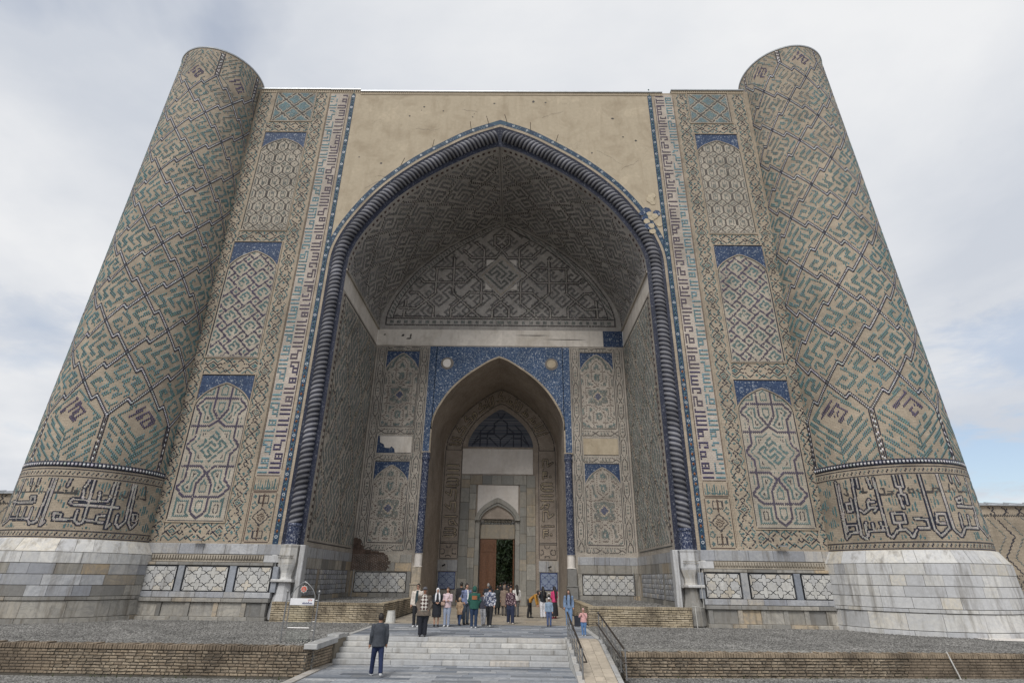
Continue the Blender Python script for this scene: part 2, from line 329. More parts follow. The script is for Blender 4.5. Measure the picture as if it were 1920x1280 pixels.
def qmesh(name, P, F, mat, parent=None, uv=None, smooth=False, col=None):
    me = bpy.data.meshes.new(name); P = np.asarray(P, 'f'); F = np.asarray(F, 'i')
    me.vertices.add(len(P)); me.vertices.foreach_set('co', P.ravel())
    me.loops.add(F.size); me.loops.foreach_set('vertex_index', F.ravel())
    me.polygons.add(len(F)); me.polygons.foreach_set('loop_start', np.arange(0, F.size, F.shape[1], dtype='i'))
    me.polygons.foreach_set('loop_total', np.full(len(F), F.shape[1], 'i'))
    if uv is not None: me.uv_layers.new(name='UVMap').data.foreach_set('uv', np.asarray(uv, 'f').ravel())
    if col is not None:
        a = me.color_attributes.new('col', 'FLOAT_COLOR', 'POINT'); a.data.foreach_set('color', np.asarray(col, 'f').ravel())
    me.materials.append(mat)
    if smooth: me.polygons.foreach_set('use_smooth', np.ones(len(F), bool))
    me.update(calc_edges=True); me.validate()
    return link(bpy.data.objects.new(name, me), parent)
# tile palette ---------------------------------------------------------------
TURQ, NAVY, WHITE, PURP, BLUE, BROWN, MUTE, CREAM, SKYB, ORANGE, DGREY, SAND, VGREY, PALE, VG2, TBLUE, RUST = range(1, 18)
PAL = np.array([(0, 0, 0), (.078, .165, .178), (.02, .023, .042), (.52, .52, .53), (.042, .034, .09), (.032, .055, .15), (.075, .045, .04),
                (.17, .185, .175), (.44, .37, .27), (.145, .235, .265), (.42, .17, .06), (.07, .066, .066), (.33, .27, .19), (.165, .155, .15), (.42, .39, .36), (.21, .205, .20), (.115, .215, .25), (.085, .066, .092)])
class Tiles:
    """coloured glazed bricks inlaid in one surface: every cell is a small raised block of its own colour"""
    def __init__(s): s.a = []
    def add(s, u, v, w, h, c):
        u = np.asarray(u, float).ravel(); n = len(u)
        s.a.append(np.stack([u, np.broadcast_to(v, n), np.broadcast_to(w, n), np.broadcast_to(h, n), np.broadcast_to(c, n)], -1))
    def cells(s, u0, u1, v0, v1, cw, rh, fn, stag=True, fill=(.8, .88)):
        us = np.arange(u0+cw/2, u1-cw*.3, cw); vs = np.arange(v0+rh/2, v1-rh*.3, rh)
        if len(us) == 0 or len(vs) == 0: return
        U, V = np.meshgrid(us, vs); k1 = 1.7 if us[-1]-us[0] < 60 else .11
        if stag: V = V+(np.arange(len(us)) % 2)*rh/2
        c = fn(U.ravel(), V.ravel()); uf, vf = U.ravel(), V.ravel(); hole = np.sin(uf*k1+1.3*np.sin(vf*.7))*np.sin(vf*1.9+1.1*np.sin(uf*k1*.6))+.35*nr.random(c.size)
        m = (c > 0) & (nr.random(c.size) > .015) & ((hole < 1.12) | (nr.random(c.size) < .5))
        if stag: m &= V.ravel() < v1-rh*.45
        s.add(U.ravel()[m], V.ravel()[m], cw*fill[0], rh*fill[1], c[m])
    def build(s, name, mapf, parent, lift=.014, dim=1., back=-.01):
        if not s.a: return None
        a = np.concatenate(s.a); n = len(a); u, v, w, h = a[:, 0], a[:, 1], a[:, 2]/2, a[:, 3]/2
        P = np.empty((n, 8, 3))
        for k, (i, j) in enumerate(((-1, -1), (1, -1), (1, 1), (-1, 1))):
            P[:, k] = mapf(u+i*w*.94, v+j*h*.96, lift); P[:, 4+k] = mapf(u+i*w, v+j*h, back)
        q = np.array([(0, 1, 2, 3), (4, 5, 1, 0), (5, 6, 2, 1), (6, 7, 3, 2), (7, 4, 0, 3)])
        F = (np.arange(n)[:, None, None]*8+q[None]).reshape(-1, 4)
        c = PAL[a[:, 4].astype(int)]*dim*(1+nr.normal(0, .13, (n, 1)))
        c = np.clip(c*(1+nr.normal(0, .04, (n, 3))), 0.004, .8)
        C = np.ones((n, 8, 4)); C[:, :, :3] = c[:, None]
        o = qmesh(name, P.reshape(-1, 3), F, M['tile'], parent, None, False, C.reshape(-1, 4)); o['kind'] = 'stuff'; return o
def seg_dist(u, v, lines):
    d = np.full(u.shape, 1e9)
    for l in lines:
        for (x0, y0), (x1, y1) in zip(l[:-1], l[1:]):
            dx, dy = x1-x0, y1-y0; q = dx*dx+dy*dy or 1e-9
            t = np.clip(((u-x0)*dx+(v-y0)*dy)/q, 0, 1); d = np.minimum(d, np.hypot(u-x0-t*dx, v-y0-t*dy))
    return d
def bits(s): return np.array([[ch == '#' for ch in r] for r in s.split()])
MAZE = [bits(""".............
.#####.####..
.#...#.#..#..
.#.#.#.#.##..
.#.#.#.#.....
.#.###.#####.
.#.........#.
.#####.###.#.
.....#.#.#.#.
.###.#.#.#.#.
.#.#.#.#.#.#.
.#.###.#.###.
............."""), bits(""".............
.###########.
.#...........
.#.#####.###.
.#.#...#.#.#.
.###.#.#.#.#.
.....#.###.#.
.###.#.....#.
.#.#.#######.
.#.#.........
.#.###.#####.
.#.....#...#.
.............""")]
ALLAH = bits("""#######
.......
..#####
......#
..#####
..#...#
..#####""")
def lattice(A, B, m=13, jog=.062, t1=.02, t2=.055, core=WHITE, edge=NAVY, fill=TURQ, lines=True):
    """rhombic lattice: nodes at integer (p, q); outlined edges with a step half-way; square-kufic frets inside"""
    p, q = B+A, B-A; out = np.zeros(p.shape, int)
    ip, iq = np.floor(p).astype(int), np.floor(q).astype(int); fp, fq = p-ip, q-iq
    i = np.clip((fp*m).astype(int), 0, m-1); j = np.clip((fq*m).astype(int), 0, m-1)
    par = (ip-iq) % 2
    f = np.where(par == 0, MAZE[0][i, j], MAZE[1][j, i]); out[f] = fill
    d = np.full(p.shape, 9.)
    for a, b in ((p, q), (q, p)):
        fa = a-np.floor(a); db = b-np.round(b)
        off = np.where(fa < .5, 2*fa, -(2-2*fa))*jog
        d = np.minimum(d, np.abs(db-off)); dj = np.where(np.abs(db) < jog+t2, np.abs(fa-.5), 9.); d = np.minimum(d, dj)
    if lines: out[d < t2] = edge; out[d < t1] = core
    clear = (d >= (t2 if lines else 0)) & (d < t2+.03); out[clear] = 0
    return out
# pointed-arch profile (normalised: half width 1, height 1)
_pz = np.array([0, .018, .135, .30, .525, .725, .885, .955, 1.0]); _px = np.array([1.0, 1.0, .985, .91, .745, .515, .26, .125, 0.0])
_t = np.linspace(0, 1, len(_pz))
def _smooth(n=90):
    t = np.linspace(0, len(_pz)-1, n); out = []
    P = np.stack([_px, _pz], -1)
    for x in t:
        k = min(int(x), len(P)-2); f = x-k
        p0, p1, p2, p3 = P[max(k-1, 0)], P[k], P[k+1], P[min(k+2, len(P)-1)]
        if k+2 > len(P)-1: p3 = 2*p2-p1
        out.append(.5*((2*p1)+(-p0+p2)*f+(2*p0-5*p1+4*p2-p3)*f*f+(-p0+3*p1-3*p2+p3)*f**3))
    a = np.array(out); a[0] = (1, 0); a[-1] = (0, 1); return a
PROF = _smooth()
def arch_half(t): return np.interp(t, PROF[:, 1], PROF[:, 0], left=1., right=0.)
def arch_z(x): return np.interp(-np.abs(x), -PROF[:, 0], PROF[:, 1])
def arch_pts(hw, zs, za, x0=0.): 
    """left-to-right (x, z) polyline"""
    l = [(x0-hw*x, zs+(za-zs)*z) for x, z in PROF]; return l+[(x0+hw*x, zs+(za-zs)*z) for x, z in PROF[-2::-1]]
def fac(s, Y=0.):
    return lambda u, v, h: np.stack([s*np.asarray(u, float), np.full(np.shape(u), Y)-h, np.asarray(v, float)+0*np.asarray(u)], -1)
def star_panel(name, x0, x1, z0, z1, Y, a, parent, mat, mj, seed=0):
    """dark bed with separate eight-pointed star and cross stones"""
    b = MB(); b.bbox(x0-.03, x1+.03, Y, Y+.05, z0-.03, z1+.03, .006); root = b.build(name, mj, parent)
    nx = max(1, round((x1-x0)/a)); a = (x1-x0)/nx; az = (z1-z0)/2; cz = (z0+z1)/2; g = .915
    def clip(poly):
        for ax, lim, sg in ((0, x0+.012, 1), (0, x1-.012, -1), (1, z0+.012, 1), (1, z1-.012, -1)):
            o = []
            for i in range(len(poly)):
                p, q = poly[i-1], poly[i]; ip, iq = (p[ax]-lim)*sg >= 0, (q[ax]-lim)*sg >= 0
                if ip != iq: t = (lim-p[ax])/(q[ax]-p[ax]); o.append((p[0]+t*(q[0]-p[0]), p[1]+t*(q[1]-p[1])))
                if iq: o.append(q)
            poly = o
            if len(poly) < 3: return None
        return poly
    st = [((.5 if k % 2 == 0 else .383)*math.cos(k*math.pi/8), (.5 if k % 2 == 0 else .383)*math.sin(k*math.pi/8)) for k in range(16)]
    cr = []
    for k in range(4):
        c, s = math.cos(k*math.pi/2), math.sin(k*math.pi/2)
        for x, z in ((.5, 0.), (.354, .147), (.146, .146), (.147, .354)): 
            cr.append((x*c-z*s, x*s+z*c))
    def put(shape, cx, cz_, nm):
        poly = clip([(cx+x*a*g, cz_+z*az*g) for x, z in shape])
        if poly:
            ar = abs(sum(poly[i-1][0]*poly[i][1]-poly[i][0]*poly[i-1][1] for i in range(len(poly))))/2
            if ar > .01:
                pb = MB(); pb.prism(poly, Y-.012-.004*rnd.random(), Y+.01); pb.build(nm, mat, root)
    for i in range(-1, nx+2):
        for j in (-1, 0, 1):
            put(st, x0+(i+.5)*a, cz+j*az, 'star_tile'); put(cr, x0+i*a, cz+(j+.5)*az, 'cross_tile')
    return root
# ================================================================== the gateway
gate = thing('mosque_gateway', 'huge tan brick mosque gateway with deep pointed arch and two turquoise-tiled round towers', 'gateway')
HX, TOP, D1, Y1 = 10.13, 37.0, 9.9, .33
ZS, ZA = 21.05, 31.88          # springing and apex of the great vault
# ---- path of the arch edge: up the jamb and over to the crown (right half), with outward offsets
def half_path(n=150, zb=3.6):
    up = [(HX, z) for z in np.linspace(zb, ZS, 50)][:-1]
    ar = [(HX*x, ZS+(ZA-ZS)*z) for x, z in PROF]
    P = np.array(up+ar); d = np.r_[0, np.cumsum(np.hypot(*np.diff(P, axis=0).T))]
    t = np.linspace(0, d[-1], n); P = np.stack([np.interp(t, d, P[:, 0]), np.interp(t, d, P[:, 1])], -1)
    T = np.gradient(P, axis=0); T /= np.linalg.norm(T, axis=1)[:, None]
    for _ in range(3): T[1:-1] = (T[:-2]+T[1:-1]+T[2:])/3
    Nn = np.stack([T[:, 1], -T[:, 0]], -1); return P, Nn/np.linalg.norm(Nn, axis=1)[:, None], t
HP, HN, HT = half_path()
jl = ZS-3.6
def grow(t): return 1+.33*np.clip((t-jl)/(HT[-1]-jl), 0, 1)
def off_path(o):
    P = HP+HN*(o*grow(HT))[:, None]; ok = P[:, 0] > 0
    P = P.copy(); k = np.argmax(~ok) if (~ok).any() else len(P)
    P[k:, 0] = 0
    if k < len(P): P[k:, 1] = np.interp(0, [P[k-1, 0]-1e-6, P[k-1, 0]], [P[k-1, 1], P[k-1, 1]])
    else:
        a, b_ = P[-2], P[-1]; sl = (b_[1]-a[1])/(b_[0]-a[0]); P[-1] = (0, b_[1]-sl*b_[0])
    return P
def strip(name, o1, y1, o2, y2, mat, s, parent=gate):
    A, B = off_path(o1), off_path(o2); n = len(A)
    P = np.concatenate([np.c_[s*A[:, 0], np.full(n, y1), A[:, 1]], np.c_[s*B[:, 0], np.full(n, y2), B[:, 1]]])
    F = np.array([(i, i+1, n+i+1, n+i) for i in range(n-1)])
    uv = np.concatenate([np.c_[np.zeros(n), HT], np.c_[np.full(n, abs(o2-o1)), HT]])
    return qmesh(name, P, F, mat, parent, uv[F.ravel()])
def both(f):
    for s in (-1, 1): f(s)
WALLX = 1.11
EDGE = off_path(WALLX)
# ---- facade wall with the arch cut out
def front_wall(s):
    b = MB(); P = EDGE; i0 = np.argmax(P[:, 1] > ZS)
    b.face([(s*P[0, 0], 0, 3.6), (s*13.42, 0, 3.6), (s*13.42, 0, ZS), (s*P[0, 0], 0, ZS)])
    b.face([(s*11.45, 0, ZS), (s*13.42, 0, ZS), (s*13.42, 0, TOP), (s*11.45, 0, TOP)])
    b.face([(s*P[0, 0], 0, ZS), (s*11.45, 0, ZS), (s*11.45, 0, ZS+.3), (s*P[0, 0], 0, ZS+.3)])
    b.face([(s*13.42, 0, 3.6), (s*19.9, 0, 3.6), (s*19.9, 0, 37.2), (s*13.42, 0, 37.2)])
    b.box(min(s*13.42, s*20.5), max(s*13.42, s*20.5), .3, 11, 36.8, 37.2)
    b.box(min(s*11.4, s*20.5), max(s*11.4, s*20.5), .9, 11, -.3, 36.8)
    b.build('pier_wall', M['brick'], gate)
    c = MB()
    for i in range(i0, len(P)-1):
        a, d = P[i], P[i+1]
        if a[0] <= 0: break
        zt = TOP; xa, xd = min(a[0], 11.45), min(d[0], 11.45)
        if a[0] > 11.45 and d[0] > 11.45: continue
        c.face([(s*xd, -.002, d[1]), (s*xa, -.002, a[1]), (s*xa, -.002, zt), (s*xd, -.002, zt)])
    k = int(P[:, 0].argmax()); xm, zm = P[k]
    if xm < 11.45: c.face([(s*xm, -.002, zm), (s*11.45, -.002, zm), (s*11.45, -.002, TOP), (s*xm, -.002, TOP)])
    c.build('plaster_spandrel', M['plaster'], gate)
    b = MB(); b.box(*sorted((s*10.16, s*11.45)), .22, 1.2, -.3, 3.62); b.build('pedestal_backing', M['marble'], gate)
both(front_wall)
b = MB(); b.box(-11.4, 11.4, .05, 11, 36.6, 37.0); b.build('parapet_core', M['brick'], gate)
# cornices along the wall head: a white metal flashing over a dentil row
def cornice(x0, x1, z):
    b = MB(); b.box(x0, x1, -.1, .5, z, z+.09); b.build('flashing', M['metal_roof'], gate)
    b = MB(); b.box(x0, x1, -.035, .2, z-.3, z-.24); b.box(x0, x1, -.03, .2, z-.06, z)
    n = int((x1-x0)/.16)
    for i in range(n): x = x0+(i+.2)*(x1-x0)/n; b.box(x, x+.09, -.03, .1, z-.24, z-.06, False)
    b.build('dentil_cornice', simple_c('cornice_brick', (.34, .28, .2)), gate, kind='stuff')
_sc = {}
def simple_c(n, c, **k):
    if n not in _sc: _sc[n] = simple(n, c, **k)
    return _sc[n]
def brick_sooty(): return simple('sooty_brick', (.115, .078, .06), .95, 0, .35, 2.5)
cornice(-18.9, -13.42, 37.2); cornice(-13.4, -11.05, 37.18); cornice(-11.03, 12.6, 37.0); cornice(13.3, 18.95, 37.25)
# ---- rope moulding and the bands that run beside it
def rope(s):
    P, Nn = HP, HN; n = int(HT[-1]/.036); t = np.linspace(1.1, HT[-1], n)
    g = grow(t); oc = .60*g
    cx = np.interp(t, HT, P[:, 0])+np.interp(t, HT, Nn[:, 0])*oc; cz = np.interp(t, HT, P[:, 1])+np.interp(t, HT, Nn[:, 1])*oc
    nx, nz_ = np.interp(t, HT, Nn[:, 0]), np.interp(t, HT, Nn[:, 1]); m = 11
    th = np.linspace(-100, 100, m)*math.pi/180
    ph = 2*math.pi*t[:, None]/.30+th[None]*1.9
    k = np.cos(ph); r = .335*g[:, None]*(1+.09*k)
    X = s*np.maximum(cx[:, None]+nx[:, None]*np.sin(th)*r, 0.0); Z = cz[:, None]+nz_[:, None]*np.sin(th)*r; Yy = .16-np.cos(th)*r
    V = np.stack([X, Yy, Z], -1).reshape(-1, 3); i = np.arange(n*m).reshape(n, m)
    F = np.stack([i[:-1, :-1], i[:-1, 1:], i[1:, 1:], i[1:, :-1]], -1).reshape(-1, 4)
    w = np.clip(k*.75+.48, 0, 1)[..., None]; c = np.array((.026, .028, .044))*(1-w)+np.array((.25, .25, .27))*w
    c = c*(1+.1*nr.normal(size=c.shape[:2])[..., None])*(.82+.3*np.sin(t*.9+2*np.sin(t*.31))*np.sin(t*2.3))[:, None, None]; C = np.ones((n, m, 4)); C[..., :3] = np.clip(c, .01, .7)
    qmesh('rope_moulding', V, F, M['rope'], gate, None, True, C.reshape(-1, 4))
    b = MB(); b.lathe([(.36, 3.6), (.36, 4.55), (.40, 4.6), (.36, 4.72)], 16, s*10.72, .16); b.build('rope_base', M['column'], gate, True)
def bands(s):
    strip('navy_recess', .0, Y1, WALLX+.02, -.004, M['navy'], s)
    strip('tan_fillet', WALLX, -.012, WALLX+.16, -.012, M['brick'], s)
    strip('blue_border', WALLX+.17, -.02, WALLX+.46, -.02, M['mosaic_strip'], s)
    b = MB(); x0, x1 = sorted((s*11.42, s*11.72)); b.bbox(x0, x1, -.03, .02, 3.65, 36.7, .004); b.build('blue_border', M['mosaic_strip'], gate)
    # rosettes: white ring with a navy heart, small lozenges between
    r = MB(); cols = []
    A = off_path(WALLX+.315); dA = np.r_[0, np.cumsum(np.hypot(*np.diff(A, axis=0).T))]
    pts = [(11.57, z) for z in np.arange(4., 36.5, 1.12)]
    for q in np.arange(jl+1.5, dA[-1]-.3, 1.12): pts.append((np.interp(q, dA, A[:, 0]), np.interp(q, dA, A[:, 1])))
    T = Tiles()
    for k, (x, z) in enumerate(pts):
        if x < 11.5 or True:
            for rr, h, c in ((.115, 0, WHITE), (.05, 0, NAVY)):
                pass
        P = [(s*x+.09*math.cos(q*math.pi/4), -.036, z+.09*math.sin(q*math.pi/4)) for q in range(8)]; Q = [(s*x+.05*math.cos(q*math.pi/4), -.036, z+.05*math.sin(q*math.pi/4)) for q in range(8)]
        for q in range(8): r.face([P[q], P[(q+1) % 8], Q[(q+1) % 8], Q[q]])
    r.build('rosettes', simple_c('white_glaze', (.45, .48, .50), rough=.4), gate, kind='stuff')
    for z in np.arange(4., 36.5, 1.12):
        for j in (1, 2, 3):
            zz = z+j*.28; col = ORANGE if z < 14 and j != 2 else (SKYB if j == 2 else TURQ)
            for k, (w, h) in enumerate(((.05, .16), (.11, .09))): T.add([11.57], zz, w, h, col)
    T.build('glazed_tiles', fac(s, -.03), gate, .006+.002)
both(rope); both(bands)
# ---- kufic band: two rows of square letters
GL = {'A': ["#######"], 'L': ["#######", "#......"], 'H': ["#####..", "#.#.#..", "#####.."], 'M': ["#......", "####...", "#..#...", "####..."],
      'S': ["#####..", "#......", "#####..", "#......", "#####.."], 'W': ["..#####", "..#...#", "..#####", "..#....", "###...."],
      'Q': ["#.####.", "#.#..#.", "#.####.", "#.#....", "###...."], 'D': ["#..###.", "#....#.", "######."], 'K': ["######.", "#......", "#.#####", "#.#...#"],
      'R': ["##.....", ".####.."], 'N': ["#...###", "#......", "#..####"]}
def kufic(seed, n):
    g = random.Random(seed); rows = []
    words = ['ALLH', 'ALMLK', 'WALA', 'ALHMD', 'ALQDS', 'ALSLAM', 'ALLH', 'MALL', 'ALKM', 'ALNWR', 'LAALH']
    while len(rows) < n:
        for ch in g.choice(words):
            rows += GL[ch]+([] if ch in 'LMK' and g.random() < .6 else ["......."])
    return np.array([[c == '#' for c in r] for r in rows[:n]])
def kband(s):
    b = MB(); b.bbox(*sorted((s*11.96, s*13.33)), -.004, .01, 7.3, 36.8, .001); b.build('kufic_ground', M['kufic_ground'], gate)
    T = Tiles(); mw, mh = .092, .132; n = int((36.75-7.35)/mh)
    for rows, c0, col, w in ((kufic(3+s, n), 0, RUST, 7), (kufic(9+s, n), 8, TBLUE, 6)):
        j, i = np.nonzero(rows[:, :w]); z = 7.38+(j+.5)*mh
        k = np.where((z < 13+3*np.sin(z*2)) & (col == RUST), PURP, col); k = np.where((col == TBLUE) & (nr.random(len(j)) < .3), SKYB, k)
        T.add(11.99+.03+(c0+i+.5)*mw, z, mw*1.0, mh*.84, k)
    for x in (11.93, 13.36): T.add([x], (7.3+36.8)/2, .035, 29.4, BROWN)
    for z in (7.28, 6.43, 6.35, 3.72): T.add([12.64], z, 1.36, .04, BROWN)
    for x in (11.95, 13.34): T.add([x], 6.81, .03, .78, BROWN); T.add([x], 5.03, .035, 2.6, BROWN)
    # small cursive line
    def script(u, v):
        x = (u-11.98)/1.33; f = np.abs(np.sin(x*31)) > .78; o = (f & (v < 6.72+.38*np.abs(np.sin(x*9.7)))) | (np.abs(v-6.58-.04*np.sin(x*40)) < .035)
        return np.where(o, TURQ, 0)
    T.cells(12.02, 13.3, 6.5, 7.15, .04, .06, script, False)
    def motif(u, v):
        x, y = np.abs(u-12.64), v-5.03; ya = np.abs(y); o = np.zeros(u.shape, int)
        d1 = np.abs(x+ya-.46) < .045; o[d1] = NAVY
        o[(x+ya < .3) & ((np.floor(u/.07)+np.floor(v/.07)) % 2 == 0)] = BROWN
        c = np.abs(ya-.93); o[(np.maximum(x, c*1.4) < .3) & (np.maximum(x, c*1.4) > .22)] = NAVY; o[(x < .05) & (c < .38)] = BROWN
        k = (np.abs(x-.48)+np.abs(ya-.62)); o[(k < .22) & (k > .12)] = TURQ; k = np.abs(x-.5)+np.abs(ya-1.1); o[(k < .12)] = TURQ
        o[(np.abs(x-.55) < .04) & (ya < .3) & (np.floor(v/.09) % 2 == 0)] = TURQ; return o
    T.cells(12.0, 13.28, 3.8, 6.28, .05, .065, motif, True)
    T.build('glazed_tiles', fac(s, 0), gate)
both(kband)
# ---- pier panels with diamond borders
def chain(t, w):
    """border motif along t, across w in [-1, 1]: diamonds, crossings and running zigzags"""
    o = np.zeros(t.shape, int); P = 2.6; y = np.mod(t, P)/P*5.2; X = np.abs(w)
    tri = np.abs(np.mod(y/1.3, 1)-.5)*4-1
    o[np.abs(X-.70-.24*tri) < .07] = TURQ
    for c, r_, k in ((1.15, .62, NAVY), (1.15, .3, TURQ), (.22, .3, NAVY), (2.08, .3, NAVY), (5.42, .3, NAVY)):
        d = np.abs(y-c)+X; o[np.abs(d-r_) < .072] = k
    o[np.abs(y-1.15)+X < .1] = TURQ
    yb = np.abs(y-3.75); z = np.where(yb < .8, yb, 1.6-yb)
    o[(np.abs(X-z) < .072) & (yb < 1.35)] = NAVY
    o[(np.abs(yb-.55)+X < .2)] = TURQ; o[(np.abs(X-.55)+yb < .16)] = TURQ
    o[(np.abs(X-.8)+np.abs(y-2.1) < .13) | (np.abs(X-.8)+np.abs(y-.2) < .13)] = NAVY
    return np.where(X < 1.0, o, 0)
PANELS = [(14.62, 17.82, 4.78, 13.25, 11.35, 12.75, 0), (14.72, 17.95, 14.5, 22.9, 20.8, 22.2, 1), (14.65, 17.75, 23.95, 32.75, 31.0, 32.15, 2), (14.55, 17.6, 33.95, 36.9, None, None, 3)]
def low_lines():
    L = []
    for sx in (-1, 1):
        L += [[(0, .1), (sx*.42, .5), (sx*.42, 2.0), (0, 2.62), (sx*.45, 3.0), (sx*1.6, 3.0)],
              [(0, 1.3), (sx*1.05, 1.3), (sx*1.52, 1.8), (sx*1.12, 2.25), (sx*1.12, 3.65), (sx*1.55, 4.15)]]
    return L+[[(x, 8.3-y) for x, y in l] for l in L]
LOWL = low_lines()
def pattern(kind, hw, H):
    def f0(u, v):
        o = np.zeros(u.shape, int); d = seg_dist(u, v, LOWL); e = np.minimum(hw-np.abs(u), v)
        o[(np.minimum(d, e) > .2) & (np.minimum(d, e) < .30)] = TURQ; o[(np.minimum(d, e) > .42) & (np.minimum(d, e) < .47)] = NAVY
        di = np.abs(u)/1.08+np.abs(v-4.15)/1.12
        a, b_ = (u/1.08+(v-4.15)/1.12+1)/2*13, (u/1.08-(v-4.15)/1.12+1)/2*13
        i, j = np.clip(a.astype(int), 0, 12), np.clip(b_.astype(int), 0, 12); ins = di < 1
        o[ins] = np.where(MAZE[1][i, j][ins], TURQ, 0); o[(di > 1) & (di < 1.12)] = 0
        o[d < .065] = PURP; return o
    def f1(u, v):
        # pinwheel of large and small squares set on the diagonal
        a, b_ = (u+v)*.7071, (v-u)*.7071; S, s2 = 1.0, .5; out = np.zeros(u.shape, int); den = S*S+s2*s2
        i0, j0 = np.floor((S*a+s2*b_)/den), np.floor((-s2*a+S*b_)/den); best = np.full(u.shape, 9.); inn = np.zeros(u.shape); x_ = np.zeros(u.shape); y_ = np.zeros(u.shape)
        for di in (-1, 0, 1):
            for dj in (-1, 0, 1):
                ox, oy = S*(i0+di)-s2*(j0+dj), s2*(i0+di)+S*(j0+dj); x, y = a-ox, b_-oy
                m = (x >= 0) & (x < S) & (y >= 0) & (y < S); best = np.where(m, np.minimum(np.minimum(x, S-x), np.minimum(y, S-y)), best)
                x_, y_ = np.where(m, x, x_), np.where(m, y, y_); inn = np.where(m, 1, inn)
                x2, y2 = x-S, y; m = (x2 >= 0) & (x2 < s2) & (y2 >= 0) & (y2 < s2)
                best = np.where(m, np.minimum(np.minimum(x2, s2-x2), np.minimum(y2, s2-y2)), best)
        sp = (inn > 0) & (((best > .2) & (best < .32)) | ((np.abs(y_-.5) < .06) & (x_ > .45) & (x_ < .8))) & ~((np.abs(x_-.25) < .07) & (y_ < .5))
        out[sp] = TURQ; out[(inn == 0) & (best > .17)] = TURQ; out[best < .055] = PURP; return out
    def f2(u, v):
        P = 2.2; o = np.zeros(u.shape, int); y = np.mod(v, P)/P
        w = np.where(y < .3, y/.3, np.where(y < .5, 1., np.where(y < .8, 1-(y-.5)/.3, 0.)))
        c = .78; k = np.floor(u/c); a, b_ = np.full(u.shape, 9.), 0
        for dk in (-1, 0, 1, 2):
            for q in (w, 1-w):
                a = np.minimum(a, np.abs(u-(2*np.floor(u/(2*c))+dk*1.)*c-(q-.5)*c*.98))
        o[(a > .2) & (a < .27)] = MUTE; o[(a > .3) & (np.floor(v/.22) % 2 == 0)] = MUTE; o[a < .06] = DGREY; return o
    def f3(u, v):
        c = 1.45; a, b_ = (u+v-1.5)/c, (u-v+1.5)/c; d = np.minimum(np.abs(a-np.round(a)), np.abs(b_-np.round(b_))); o = np.zeros(u.shape, int)
        o[d > .13] = SKYB; o[(d > .13) & (np.abs(np.floor(a)+np.floor(b_)) % 2 == 1) & (d < .2)] = MUTE; o[d < .06] = DGREY; return o
    return (f0, f1, f2, f3)[kind]
